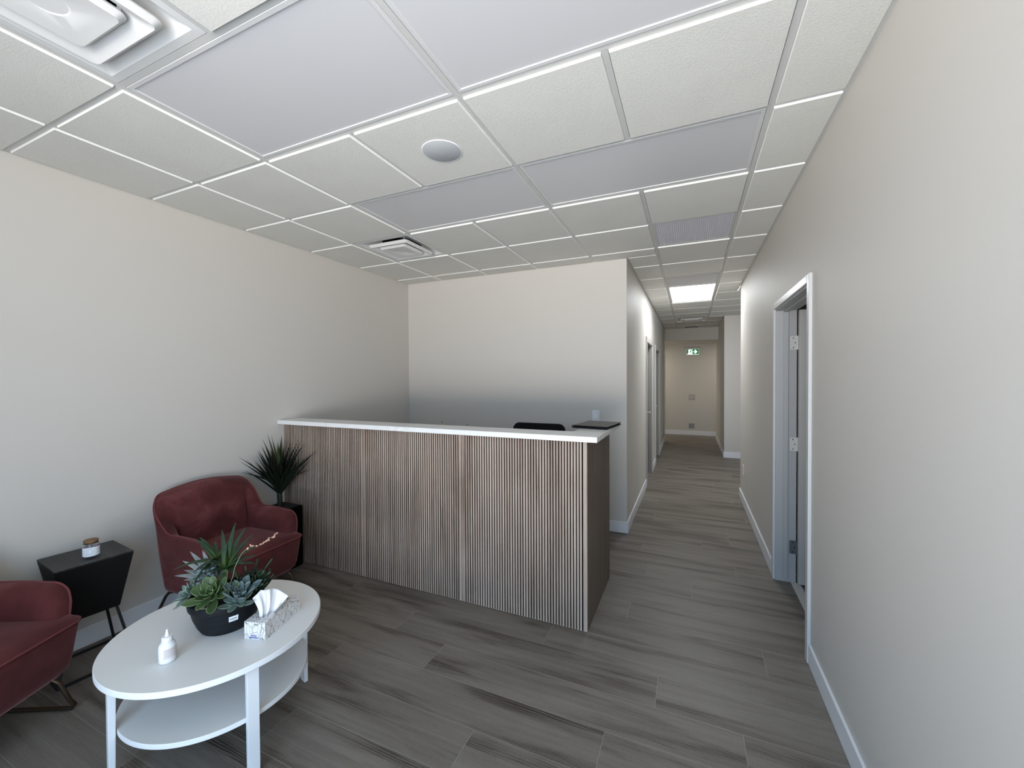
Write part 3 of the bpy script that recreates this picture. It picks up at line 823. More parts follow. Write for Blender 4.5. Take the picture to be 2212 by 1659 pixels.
# ------------------------------------------------------------------ tub armchairs
def make_armchair(label, loc, rz):
    t = thing('armchair', label, 'armchair', loc, rz, 'rose velvet tub armchairs')
    # outer plan path, from the right arm front round the back to the left arm front
    hw, xb, xf, rc = 0.325, -0.300, 0.232, 0.105
    path = []
    ns = 30
    for q in range(ns):
        u = q / (ns - 1); u = u * u * 0.35 + u * 0.65
        path.append((xf + (xb + rc - xf) * u, -hw, 0, -1))
    for q in range(1, 12):
        a = q / 12 * PI/2
        path.append((xb + rc - rc * math.sin(a), -hw + rc - rc * math.cos(a), -math.sin(a), -math.cos(a)))
    half = list(path)
    nb = 27
    for q in range(nb):
        u = q / (nb - 1); path.append((xb, (-hw + rc) * (1 - 2*u), -1, 0))
    for x, y, nx, ny in half[::-1]: path.append((x, -y, nx, -ny))
    n = len(path)
    S = [0.0]
    for q in range(1, n): S.append(S[-1] + math.hypot(path[q][0] - path[q-1][0], path[q][1] - path[q-1][1]))
    tot = S[-1]
    la = xf - (xb + rc)
    def top(s):
        d = min(s, tot - s)
        h = 0.590 + 0.012 * min(1, d / 0.2)
        h += 0.200 * smooth01((d - 0.325) / 0.235)
        mid = abs(s - tot/2) / 0.37
        h += 0.050 * (1 - min(1, mid) ** 2) ** 1.6
        R = 0.075
        if d < R: h -= R - math.sqrt(max(0, R*R - (R - d)**2))
        return h
    def inset(z, nx):
        k = 0.040 * (1 - max(0, min(1, (z - 0.190) / 0.38))) ** 1.2
        if z > 0.60: k -= 0.022 * (z - 0.60) / 0.22
        if nx < -0.3: k += 0.02 * (1 - min(1, (z - 0.17) / 0.5))
        return k
    zb = 0.208
    b = MB(); rings = []; crest = []
    for q in range(n):
        x, y, nx, ny = path[q]; s = S[q]; d = min(s, tot - s)
        h = top(s)
        back = smooth01((d - la + 0.10) / 0.22)
        th = 0.085 + 0.030 * back
        drop = min(0.085 + 0.05 * back, h - 0.45)
        ring = []
        lev = [(0.040, zb - 0.004), (0.018, zb + 0.004), (0.004, zb + 0.022)] + [(0.0, zb + 0.05 + (h - 0.012 - zb - 0.05) * e / 7) for e in range(8)]
        lev += [(0.003, h - 0.004), (0.010, h)]
        fr = smooth01(d / 0.035)
        sq = 0.80 + 0.20 * fr
        def pt(off, z, xo=0.0):
            k = inset(z, nx) + off * (sq if off > 0.012 else 1)
            return (x - nx * k, y - ny * k, z)
        for off, z in lev: ring.append(pt(off, z))
        for e in range(1, 9):
            a = e / 8 * PI/2
            ring.append(pt(0.012 + (th - 0.012) * math.sin(a), h - drop * (1 - math.cos(a)) - 0.001))
        for e in range(1, 7):
            z = h - drop + (0.36 - h + drop) * e / 6
            ring.append(pt(th + 0.016 * back * math.sin(PI * e / 6), z))
        ring.append(pt(th - 0.005, zb + 0.05))
        rings.append(ring)
        crest.append(pt(0.009, h + 0.0015))
    b.loft(rings)
    b.build('shell', M_VELVET, t, smooth=True, angle=70)
    def front(sign):
        out = []
        for z in (0.435, 0.46, 0.49):
            out.append((xf + 0.002, sign * (hw - inset(z, 0) - 0.009), z))
        return out
    p = front(-1) + [c for c in crest if c[2] > 0.505] + front(1)[::-1]
    k = MB(); k.tube(p, 0.0046, 6); k.build('piping', M_PIPING, t, smooth=True)
    def plan(hx0, hx1, hy, r, z, bow=0.014, n=7):
        pts = []
        for cx, cy, a0 in ((hx1 - r, hy - r, 0), (hx0 + r, hy - r, PI/2), (hx0 + r, -hy + r, PI), (hx1 - r, -hy + r, 1.5*PI)):
            for q in range(n):
                a = a0 + q / (n - 1) * PI/2
                px, py = cx + r * math.cos(a), cy + r * math.sin(a)
                if px > 0.1: px += bow * (1 - (py / hy) ** 2)
                pts.append((px, py, z))
        return pts
    def bw(z, e): return hw - inset(z, 0) - e
    b = MB()
    L = [(0.193, 0.110, 0.185), (0.196, 0.060, 0.230), (0.206, 0.030, 0.258), (0.225, 0.012, 0.274), (0.255, 0.005, 0.281), (0.30, 0.004, 0.285), (0.36, 0.004, 0.291), (0.41, 0.004, 0.296), (0.425, 0.006, 0.294), (0.430, 0.012, 0.286)]
    b.loft([plan(-0.24, xx, bw(z, e), 0.045, z) for z, e, xx in L])
    b.build('seat_base', M_VELVET, t, smooth=True, angle=60)
    b = MB()
    b.loft([plan(-0.22, 0.290, 0.308, 0.05, 0.424), plan(-0.22, 0.297, 0.315, 0.05, 0.434), plan(-0.22, 0.284, 0.304, 0.06, 0.449), plan(-0.21, 0.230, 0.240, 0.07, 0.459), plan(-0.2, 0.15, 0.16, 0.07, 0.467), plan(-0.15, 0.05, 0.06, 0.05, 0.470)])
    b.build('seat_cushion', M_VELVET, t, smooth=True, angle=60)
    pl = plan(-0.23, 0.299, bw(0.43, -0.003), 0.05, 0.430)
    fr = [q for q in pl[21:28]] + [q for q in pl[0:7]]
    fr = [(0.225, fr[0][1] , 0.432)] + fr + [(0.225, fr[-1][1], 0.432)]
    k = MB(); k.tube(fr, 0.0052, 6); k.build('seat_piping', M_PIPING, t, smooth=True)
    for s in (-1, 1):
        y0, y1 = s * 0.200, s * 0.285
        ctrl = [(0.08, y0, 0.190), (0.175, s * 0.225, 0.188), (0.215, s * 0.24, 0.182), (0.238, s * 0.25, 0.155), (0.262, s * 0.27, 0.060), (0.268, y1, 0.028), (0.255, y1, 0.0115), (0.215, y1, 0.0095),
                (-0.24, y1, 0.0095), (-0.285, y1, 0.0115), (-0.315, y1, 0.030), (-0.312, s * 0.27, 0.065), (-0.275, s * 0.25, 0.155), (-0.255, s * 0.24, 0.182), (-0.215, s * 0.225, 0.188), (-0.08, y0, 0.190)]
        k = MB(); k.tube(ctrl, 0.0092, 10); k.build('leg', M_BRONZE, t, smooth=True, angle=180)
    return t
make_armchair('whole rose velvet tub armchair against the left wall beside the tall spiky plant', (-1.955, 0.255, 0), math.radians(3))
make_armchair('rose velvet tub armchair cut off by the left edge, beside the black side table', (-1.885, -0.965, 0), math.radians(26))

# ------------------------------------------------------------------ side table
t = thing('side_table', 'black tapered box side table on thin metal frame against the left wall', 'side table', (-2.143, -0.406, 0), math.radians(-5.8))
a, bb = 0.152, 0.104
k = MB(); k.hexa([(-bb, -bb, .30), (bb, -bb, .30), (bb, bb, .30), (-bb, bb, .30)], [(-a, -a, .592), (a, -a, .592), (a, a, .592), (-a, a, .592)]); k.build('box_body', M_BLKFRONT, t, bevel=0.002, seg=1)
k = MB(); k.hexa([(-a, -a, .5925), (a, -a, .5925), (a, a, .5925), (-a, a, .5925)], [(-a, -a, .600), (a, -a, .600), (a, a, .600), (-a, a, .600)]); k.build('table_top', M_BLKWOOD, t, bevel=0.0015, seg=1)
for sx, sy in ((-1, -1), (1, -1), (1, 1), (-1, 1)):
    k = MB(); w = 0.006
    k.hexa([(sx*0.147 - w, sy*0.147 - w, 0.004), (sx*0.147 + w, sy*0.147 - w, 0.004), (sx*0.147 + w, sy*0.147 + w, 0.004), (sx*0.147 - w, sy*0.147 + w, 0.004)],
           [(sx*0.092 - w, sy*0.092 - w, 0.30), (sx*0.092 + w, sy*0.092 - w, 0.30), (sx*0.092 + w, sy*0.092 + w, 0.30), (sx*0.092 - w, sy*0.092 + w, 0.30)])
    k.build('leg', M_BLKMETAL, t)
k = MB(); w = 0.006; q = 0.147
for s in (-1, 1): k.box(-q - w, s*q - w, 0, q + w, s*q + w, 0.012); k.box(s*q - w, -q + w, 0, s*q + w, q - w, 0.012)
k.build('base_frame', M_BLKMETAL, t)

# jar on the side table
t = thing('glass_jar', 'small glass jar with cork lid and white label on the black side table', 'jar', (-2.093, -0.405, 0.600), math.radians(-40))
gm = N('jar_glass'); gm.set(Base_Color=(0.95, 0.97, 0.97, 1), Roughness=0.05); gm.b.inputs['Transmission Weight'].default_value = 1.0; gm.b.inputs['IOR'].default_value = 1.2
k = MB(); k.lathe([(0.030, 0.0), (0.0335, 0.004), (0.034, 0.012), (0.034, 0.062), (0.0315, 0.070), (0.0285, 0.074), (0.0285, 0.080), (0.027, 0.080), (0.027, 0.073), (0.030, 0.068), (0.0325, 0.061), (0.0325, 0.012), (0.030, 0.005), (0.0005, 0.004)], 36, caps=False); k.build('glass', gm.m, t, smooth=True, angle=180)
k = MB(); k.lathe([(0.0262, 0.074), (0.0262, 0.081), (0.0295, 0.081), (0.030, 0.083), (0.030, 0.091), (0.0285, 0.093), (0.0005, 0.0932)], 36, caps=False); k.build('lid', M_CORK, t, smooth=True)
k = MB(); rr = 0.0345
A = [math.radians(-62 + q * 165 / 24) for q in range(25)]
k.loft([[(rr * math.cos(x), rr * math.sin(x), z) for x in A] for z in (0.010, 0.058)], closed=False, caps=False); lb = k.build('label', M_STICKER, t, smooth=True)
k = MB(); rr = 0.0348
for z, a0, a1 in ((0.051, -70, -30), (0.048, -72, -25), (0.041, -75, -48), (0.041, -35, -15), (0.035, -75, -45), (0.033, -38, -15), (0.027, -76, -50), (0.024, -66, -20), (0.019, -76, -40)):
    B = [math.radians(55 + a0 + (a1 - a0) * q / 8) for q in range(9)]
    k.loft([[(rr * math.cos(x), rr * math.sin(x), zz) for x in B] for zz in (z, z + 0.0012)], closed=False, caps=False)
k.build('label_print', M_INKGREY, lb)
for q, (cname, cc) in enumerate((('pink', (0.55, 0.10, 0.28, 1)), ('teal', (0.12, 0.33, 0.36, 1)), ('white', (0.65, 0.62, 0.6, 1)))):
    mm = plain('wrapped_sweet_' + cname, cc, 0.3)
    k = MB(); rr = random.Random(q)
    for e in range(16):
        an = rr.uniform(0, 2*PI) if q != 1 else rr.uniform(-0.9, 0.3)
        rad = rr.uniform(0.008, 0.021); z = rr.uniform(0.012, 0.062)
        c = Vector((rad * math.cos(an), rad * math.sin(an), z)); d = Vector((rr.uniform(-1, 1), rr.uniform(-1, 1), rr.uniform(-.5, .5))).normalized() * 0.008
        k.tube([c - d, c - d*0.6, c, c + d*0.6, c + d], [0.003, 0.007, 0.008, 0.007, 0.003], 7)
    k.build('contents', mm, t, smooth=True)['label'] = cname + ' wrapped contents inside the jar'

# ------------------------------------------------------------------ coffee table
TX, TY, TH = -1.026, -0.370, 0.466
t = thing('coffee_table', 'round white coffee table with lower shelf and four flat legs', 'coffee table', (TX, TY, 0))
def disc(name, r, z0, z1):
    k = MB(); n = 128
    bo = [k.v((r * math.cos(2*PI*q/n), r * math.sin(2*PI*q/n), z0)) for q in range(n)]; to = [k.v((r * math.cos(2*PI*q/n), r * math.sin(2*PI*q/n), z1)) for q in range(n)]
    k.f(bo[::-1], 0); k.f(to, 0)
    for q in range(n): w = (q + 1) % n; k.f([bo[q], bo[w], to[w], to[q]], 1)
    return k.build(name, [M_TABLE, M_TEDGEW], t, bevel=0.002, smooth=True)
disc('table_top', 0.402, TH - 0.024, TH)
disc('shelf', 0.343, 0.211, 0.231)
for q in range(4):
    an = math.radians(75.3 - 90 * q)
    k = MB(); c, s = math.cos(an), math.sin(an)
    def P(r, w, z): return (r * c - w * s, r * s + w * c, z)
    k.hexa([P(0.350, -0.021, 0), P(0.368, -0.021, 0), P(0.368, 0.021, 0), P(0.350, 0.021, 0)], [P(0.3435, -0.021, TH - 0.0245), P(0.368, -0.021, TH - 0.0245), P(0.368, 0.021, TH - 0.0245), P(0.3435, 0.021, TH - 0.0245)])
    k.build('leg', M_TEDGEW, t, bevel=0.0015)

# tissue box
def tissue_mat():
    k = N('leaf_print_card'); k.set(Roughness=0.5)
    uv = k.n('ShaderNodeUVMap'); uv.uv_map = 'card'
    vo = k.n('ShaderNodeTexVoronoi', feature='DISTANCE_TO_EDGE'); vo.inputs['Scale'].default_value = 34.0
    vc = k.n('ShaderNodeTexVoronoi', feature='F1'); vc.inputs['Scale'].default_value = 34.0
    mp = k.n('ShaderNodeMapping'); mp.inputs['Scale'].default_value = (1.25, 0.72, 1); mp.inputs['Rotation'].default_value = (0, 0, 0.5)
    k.l(uv.outputs[0], mp.inputs[0])
    wn = k.n('ShaderNodeTexNoise'); wn.inputs['Scale'].default_value = 26.0; wn.inputs['Detail'].default_value = 1.0
    k.l(mp.outputs[0], wn.inputs['Vector'])
    ws = k.n('ShaderNodeVectorMath', operation='SUBTRACT'); k.l(wn.outputs['Color'], ws.inputs[0]); ws.inputs[1].default_value = (0.5, 0.5, 0.5)
    wm = k.n('ShaderNodeVectorMath', operation='MULTIPLY_ADD'); k.l(ws.outputs[0], wm.inputs[0]); wm.inputs[1].default_value = (0.03, 0.03, 0.0); k.l(mp.outputs[0], wm.inputs[2])
    warp = wm.outputs[0]
    k.l(warp, vo.inputs['Vector']); k.l(warp, vc.inputs['Vector'])
    line = k.math('LESS_THAN', vo.outputs['Distance'], 0.026)
    # veins: stripes with a direction of their own in every cell, mirrored about the midrib
    sc = k.n('ShaderNodeSeparateColor'); k.l(vc.outputs['Color'], sc.inputs[0])
    ang = k.math('MULTIPLY', sc.outputs[0], 6.283)
    rel = k.n('ShaderNodeVectorMath', operation='SUBTRACT'); k.l(mp.outputs[0], rel.inputs[0])
    k.l(vc.outputs['Position'], rel.inputs[1])
    sp = k.n('ShaderNodeSeparateXYZ'); k.l(rel.outputs[0], sp.inputs[0])
    ca, sa = k.math('COSINE', ang), k.math('SINE', ang)
    p = k.math('ADD', k.math('MULTIPLY', sp.outputs[0], ca), k.math('MULTIPLY', sp.outputs[1], sa))
    q = k.math('SUBTRACT', k.math('MULTIPLY', sp.outputs[1], ca), k.math('MULTIPLY', sp.outputs[0], sa))
    aq = k.math('ABSOLUTE', q)
    st = k.math('SINE', k.math('MULTIPLY', k.math('ADD', p, k.math('MULTIPLY', aq, 0.7)), 2400.0))
    vein = k.math('MULTIPLY', k.math('GREATER_THAN', st, 0.5), 0.42)
    rib = k.math('LESS_THAN', aq, 0.0005)
    ink = k.math('MAXIMUM', k.math('MAXIMUM', line, rib), vein)
    k.base(k.mix(k.math('MULTIPLY', ink, 0.9), (0.80, 0.80, 0.80, 1), (0.11, 0.10, 0.105, 1)))
    return k.m
M_CARD = tissue_mat()
t = thing('tissue_box', 'white tissue box with black leaf print and tissue pulled up, on coffee table', 'tissue box', (-0.811, -0.276, TH), math.radians(16.5))
def card_box(hx, hy, h):
    bm = bmesh.new(); uvl = bm.loops.layers.uv.new('card')
    def quad(ps, uvs, mi=0):
        f = bm.faces.new([bm.verts.new(p) for p in ps]); f.material_index = mi
        for lp, u in zip(f.loops, uvs): lp[uvl].uv = u
    for ps, o in (([(-hx, -hy, 0), (hx, -hy, 0), (hx, -hy, h), (-hx, -hy, h)], 0), ([(hx, -hy, 0), (hx, hy, 0), (hx, hy, h), (hx, -hy, h)], 1), ([(hx, hy, 0), (-hx, hy, 0), (-hx, hy, h), (hx, hy, h)], 2), ([(-hx, hy, 0), (-hx, -hy, 0), (-hx, -hy, h), (-hx, hy, h)], 3)):
        w = (Vector(ps[1]) - Vector(ps[0])).length
        quad(ps, [(o * .31, 0), (o * .31 + w, 0), (o * .31 + w, h), (o * .31, h)])
    quad([(-hx, -hy, 0), (-hx, hy, 0), (hx, hy, 0), (hx, -hy, 0)], [(0, 0)] * 4)
    # top with an oval slot
    n = 32; sl = [(0.022 * math.cos(2*PI*q/n), 0.072 * math.sin(2*PI*q/n) - 0.012) for q in range(n)]
    def outer(a):
        c, s = math.cos(a), math.sin(a); m = min(hx / max(1e-6, abs(c)), hy / max(1e-6, abs(s))); return (c * m, s * m)
    angs = sorted(set([2*PI*q/n for q in range(n)]))
    ot = [outer(math.atan2(hy * math.sin(a), hx * math.cos(a)) % (2*PI)) for a in angs]
    for q in range(n):
        w = (q + 1) % n
        ps = [(*sl[q], h), (*ot[q], h), (*ot[w], h), (*sl[w], h)]
        quad(ps, [(x + 0.7, y + 0.5) for x, y, _ in ps])
        ps = [(*sl[q], h), (*sl[w], h), (*sl[w], h - 0.03), (*sl[q], h - 0.03)]
        quad(ps, [(0, 0)] * 4, 1)
    for sx in (-1, 1):
        for sy in (-1, 1):
            pass
    quad([(x, y, h - 0.03) for x, y in sl], [(0, 0)] * n, 1)
    bmesh.ops.remove_doubles(bm, verts=bm.verts, dist=1e-6)
    bmesh.ops.recalc_face_normals(bm, faces=bm.faces)
    me = bpy.data.meshes.new('carton'); bm.to_mesh(me); bm.free()
    o = bpy.data.objects.new('carton', me); COL.objects.link(o); o.parent = t
    me.materials.append(M_CARD); me.materials.append(plain('slot_dark', (0.05, 0.05, 0.055, 1), 0.8))
    return o
BXH = 0.073
ct = card_box(0.048, 0.111, BXH)
# blue printed mark on the short front side
k = MB(); yy = -0.1115
def strip(x0, z0, x1, z1, mi=0): k.f([k.v((x0, yy, z0)), k.v((x1, yy, z0)), k.v((x1, yy, z1)), k.v((x0, yy, z1))], mi)
strip(-0.026, 0.0058, 0.016, 0.0094)
for q in range(5):
    x = -0.017 + q * 0.0052
    strip(x, 0.0125, x + 0.0036, 0.0150 + 0.002 * (q % 2)); strip(x + 0.001, 0.016, x + 0.0048, 0.0185)
k.build('blue_print', M_INKBLUE, ct)
# tissue sheet
def tissue():
    k = MB(); nu, nv = 40, 16
    top = [(-0.034, -0.081, 0.155), (-0.024, -0.069, 0.169), (-0.013, -0.058, 0.181), (-0.002, -0.050, 0.177), (0.008, -0.032, 0.174), (0.012, -0.015, 0.168), (0.025, -0.003, 0.158), (0.045, 0.006, 0.141), (0.066, 0.011, 0.124), (0.062, -0.012, 0.112), (0.050, -0.034, 0.098)]
    bot = [(-0.006, -0.078, 0.056), (-0.006, -0.072, 0.056), (-0.003, -0.066, 0.056), (0.000, -0.060, 0.056), (0.002, -0.054, 0.056), (0.004, -0.046, 0.056), (0.006, -0.036, 0.056), (0.009, -0.026, 0.058), (0.012, -0.020, 0.060), (0.013, -0.030, 0.060), (0.012, -0.044, 0.058)]
    def samp(L, u):
        x = u * (len(L) - 1); i = min(int(x), len(L) - 2); f = x - i
        return Vector(L[i]).lerp(Vector(L[i+1]), f)
    G = []
    def tri(x):
        x = x % 1.0
        return 1 - 4 * abs(x - 0.5)
    for i in range(nu):
        u = i / (nu - 1); row = []
        A, B = samp(bot, u), samp(top, u)
        for j in range(nv):
            v = j / (nv - 1)
            p = A.lerp(B, v)
            p += Vector((0.010, 0.004, -0.004)) * math.sin(PI * v) * (1 - u)
            fold = 0.0065 * tri(u * 3.3 + 0.18 * v) + 0.003 * tri(u * 7.1 + 0.35 * v + 0.3)
            p += Vector((0.75, -0.6, 0.1)) * fold * (0.25 + 0.9 * math.sin(PI * min(1, 0.15 + v * 0.8)))
            row.append(k.v(p))
        G.append(row)
    for i in range(nu - 1):
        for j in range(nv - 1): k.f([G[i][j], G[i+1][j], G[i+1][j+1], G[i][j+1]])
    m = N('tissue_paper'); m.set(Base_Color=(0.78, 0.78, 0.81, 1), Roughness=0.9)
    o = k.build('tissue', m.m, t, smooth=True, angle=180)
    s = o.modifiers.new('solid', 'SOLIDIFY'); s.thickness = 0.0006
tissue()

# squeeze bottle
t = thing('squeeze_bottle', 'small white squeeze bottle with pointed nozzle standing on coffee table', 'bottle', (-0.966, -0.603, TH))
k = MB(); k.lathe([(0.0005, 0.0), (0.023, 0.0), (0.0265, 0.003), (0.0275, 0.008), (0.0265, 0.014), (0.0275, 0.020), (0.0275, 0.060), (0.0255, 0.069), (0.020, 0.076), (0.0165, 0.079), (0.0165, 0.083)], 36, caps=False); k.build('body', M_PLASTW, t, smooth=True, angle=60)
k = MB(); k.lathe([(0.0175, 0.079), (0.0180, 0.080), (0.0175, 0.096), (0.0160, 0.098), (0.008, 0.099)], 32); k.build('cap', M_PLASTW, t, smooth=True)
k = MB(); k.lathe([(0.0075, 0.098), (0.0066, 0.107), (0.0060, 0.1075), (0.0036, 0.122), (0.0022, 0.1245), (0.0005, 0.125)], 20); k.build('nozzle', M_PLASTW, t, smooth=True)
k = MB(); rr = 0.0279
A = [math.radians(-52 + q * 110 / 16) for q in range(17)]
k.loft([[(rr * math.cos(x), rr * math.sin(x), z) for x in A] for z in (0.0215, 0.0585)], closed=False, caps=False)
lb = k.build('label', plain('bottle_label', (0.62, 0.58, 0.58, 1), 0.4), t, smooth=True)
k = MB(); rr = 0.0281
for z, a0, a1 in ((0.054, -44, 20), (0.050, -44, 25), (0.044, -46, 10), (0.038, -46, 22), (0.031, -46, 5)):
    B = [math.radians(a0 + (a1 - a0) * q / 8) for q in range(9)]
    k.loft([[(rr * math.cos(x), rr * math.sin(x), zz) for x in B] for zz in (z, z + 0.0011)], closed=False, caps=False)
k.build('label_print', plain('label_print_rose', (0.50, 0.42, 0.42, 1), 0.5), lb)

# ------------------------------------------------------------------ succulent planter on the coffee table
PX, PY = -1.005, -0.355
t = thing('succulent_planter', 'black bowl planter of mixed green and blue succulents on coffee table', 'potted plant', (PX, PY, TH))
F = Vector((-0.402, 0.916, 0)); Rr = Vector((0.916, 0.402, 0)); Z = Vector((0, 0, 1))
k = MB(); k.lathe([(0.0005, 0.0), (0.092, 0.0), (0.098, 0.003), (0.112, 0.028), (0.126, 0.065), (0.134, 0.100), (0.136, 0.106), (0.142, 0.110), (0.146, 0.136), (0.145, 0.140), (0.139, 0.140), (0.137, 0.118), (0.0005, 0.112)], 72, caps=False)
pot = k.build('pot', M_POT, t, smooth=True, angle=40)
k = MB(); k.lathe([(0.136, 0.117), (0.10, 0.130), (0.05, 0.150), (0.0005, 0.158)], 40, caps=False); k.build('soil', M_SOIL, t, smooth=True)
# sticker on the front of the bowl
sa = math.atan2(-0.064, 0.159) 
def onpot(da, z):
    r = 0.118 + (z - 0.045) * 0.30 + 0.0012
    pr = [(0.028, 0.112), (0.065, 0.126), (0.100, 0.134)]
    for (z0, r0), (z1, r1) in zip(pr[:-1], pr[1:]):
        if z0 <= z <= z1: r = r0 + (r1 - r0) * (z - z0) / (z1 - z0)
    r += 0.0012
    return (r * math.cos(sa + da), r * math.sin(sa + da), z)
def potpatch(k, a0, a1, z0, z1, dr=0.0, n=5):
    rows = []
    for z in (z0, (z0 + z1) / 2, z1):
        row = []
        for q in range(n):
            x, y, zz = onpot(a0 + (a1 - a0) * q / (n - 1), z); l = math.hypot(x, y); row.append((x * (1 + dr / l), y * (1 + dr / l), zz))
        rows.append(row)
    k.loft(rows, closed=False, caps=False)
k = MB(); potpatch(k, -0.125, 0.135, 0.064, 0.088); st = k.build('sticker', M_STICKER, pot, smooth=True)
k = MB()
cur = bpy.data.curves.new('sticker_text', 'FONT'); cur.body = 'prpxy'; cur.size = 0.0098; cur.align_x = 'CENTER'; cur.align_y = 'CENTER'; cur.offset = 0.0003; cur.space_character = 1.1
fo = bpy.data.objects.new('sticker_text', cur); COL.objects.link(fo)
dg = bpy.context.evaluated_depsgraph_get(); me = bpy.data.meshes.new_from_object(fo.evaluated_get(dg))
bpy.data.objects.remove(fo)
for v in me.vertices:
    r0 = Vector(onpot(v.co.x / 0.13, 0.0775 + v.co.y)); l = math.hypot(r0.x, r0.y); v.co = Vector((r0.x * (1 + 0.0005 / l), r0.y * (1 + 0.0005 / l), r0.z))
me.materials.clear(); me.materials.append(M_INK)
fo = bpy.data.objects.new('sticker_print', me); COL.objects.link(fo); fo.parent = pot
k = MB(); potpatch(k, -0.08, 0.08, 0.0680, 0.0690, 0.0005); k.build('sticker_small_print', M_INKGREY, pot)

def rosette(name, c, axis, n, R, mat, w, th, tilt0, tilt1, tip=0.25, cup=0.35, label=None, a0=0.0):
    """leaves in a spiral; tilt = elevation of the leaf above the rosette plane, from outer to inner"""
    ax = Vector(axis).normalized(); e1 = ax.orthogonal().normalized(); e2 = ax.cross(e1)
    b = MB(); rr = random.Random(n * 7 + int(R * 1000)); c = Vector(c)
    for q in range(n):
        f = q / (n - 1)
        an = a0 + q * 2.39996
        L = R * (1.0 - 0.72 * f ** 1.2) * rr.uniform(0.93, 1.05)
        el = tilt0 + (tilt1 - tilt0) * f ** 0.9
        d = e1 * math.cos(an) + e2 * math.sin(an)
        start = c + d * R * 0.05 + ax * (R * 0.10 * f)
        dirv = d * math.cos(el) + ax * math.sin(el)
        nrm = ax * math.cos(el) - d * math.sin(el)
        end = start + dirv * L + nrm * L * 0.10
        midp = start + dirv * L * 0.55 - nrm * L * 0.07
        b.r = rr.random()
        ws = w * (1.0 - 0.55 * f)
        def wf(u, ws=ws):
            if u < 0.68: return ws * (0.45 + 0.55 * math.sin(PI/2 * u / 0.68))
            x = (u - 0.68) / 0.32
            return ws * max(0.02, math.sqrt(max(0, 1 - x ** 1.7)) * (1 - tip * x) + 0.0)
        b.leaf(bez(start, midp, end, 10), nrm, wf, lambda u, th=th: th * (0.55 + 0.6 * math.sin(PI * min(1, u * 0.9 + 0.1))) * (1 if u < 0.95 else 0.3), cup, 10)
    o = b.build(name, mat, t, smooth=True, angle=180)
    if label: o['label'] = label
    return o
toc = -F
rosette('rosette', (0.064, -0.094, 0.186), toc * 0.62 + Z * 0.78 + Rr * 0.02, 25, 0.104, M_GREEN, 0.0215, 0.0028, 0.02, 1.35, label='green rosette with pale leaf edges')
rosette('rosette', (0.142, -0.036, 0.158), toc * 0.25 + Z * 0.9 + Rr * 0.22, 24, 0.098, M_BLUE, 0.0165, 0.0034, 0.62, 1.42, tip=0.05, cup=0.75, label='blue grey rosette of upright leaves', a0=0.4)
rosette('rosette', (0.140, -0.042, 0.142), toc * 0.30 + Z * 0.9 + Rr * 0.15, 14, 0.076, M_PALE, 0.0155, 0.0022, 0.10, 0.45, cup=0.3, label='pale green leaves under the blue rosette', a0=1.1)
rosette('rosette', (-0.105, -0.085, 0.150), toc * 0.40 - Rr * 0.55 + Z * 0.5, 22, 0.082, M_PALE, 0.0130, 0.0020, 0.10, 1.3, cup=0.45, label='pale mint rosette hanging over the left rim')
# bead-leaved succulent
b = MB(); rr = random.Random(5)
for q in range(34):
    f = q / 33; an = q * 2.4
    c = Vector((-0.062, -0.050, 0.155)) + Rr * (0.020 * math.cos(an) * (1 - 0.4 * f)) + F * (0.020 * math.sin(an)) + Z * (0.105 * f)
    d = (Rr * math.cos(an) + F * math.sin(an) + Z * 0.45).normalized()
    b.r = rr.random(); L = rr.uniform(0.020, 0.030)
    b.leaf([c, c + d * L * 0.25, c + d * L * 0.55, c + d * L * 0.85, c + d * L], (Z - d * d.z), lambda u: 0.0082 * max(0.12, math.sin(PI * (0.12 + 0.83 * u))) , lambda u: 0.0068 * max(0.12, math.sin(PI * (0.12 + 0.83 * u))), 0, 10)
b.build('bead_succulent', M_JELLY, t, smooth=True, angle=180)
# silver felt leaves at the left
b = MB(); base = Vector((-0.085, -0.005, 0.185)); rr = random.Random(9)
tips = [(-0.262, -0.072, 0.196), (-0.200, -0.040, 0.306), (-0.146, -0.018, 0.312), (-0.228, -0.056, 0.264), (-0.222, -0.055, 0.222), (-0.222, -0.056, 0.176), (-0.150, -0.020, 0.266), (-0.19, -0.03, 0.240), (-0.10, 0.05, 0.29), (-0.15, 0.03, 0.28)]
for tp in tips:
    tp = Vector(tp); b.r = rr.random()
    mid = base.lerp(tp, 0.45) + Z * 0.012
    st0 = base.lerp(tp, 0.15)
    b.leaf(bez(st0, mid, tp, 9), Z * 0.7 + toc * 0.6, lambda u: 0.0110 * max(0.05, math.sin(PI * (0.16 + 0.83 * u)) ** 0.85), lambda u: 0.0026 * max(0.2, math.sin(PI * (0.1 + 0.85 * u))), 0.25, 10)
b.build('silver_leaves', M_SILVER, t, smooth=True, angle=180)
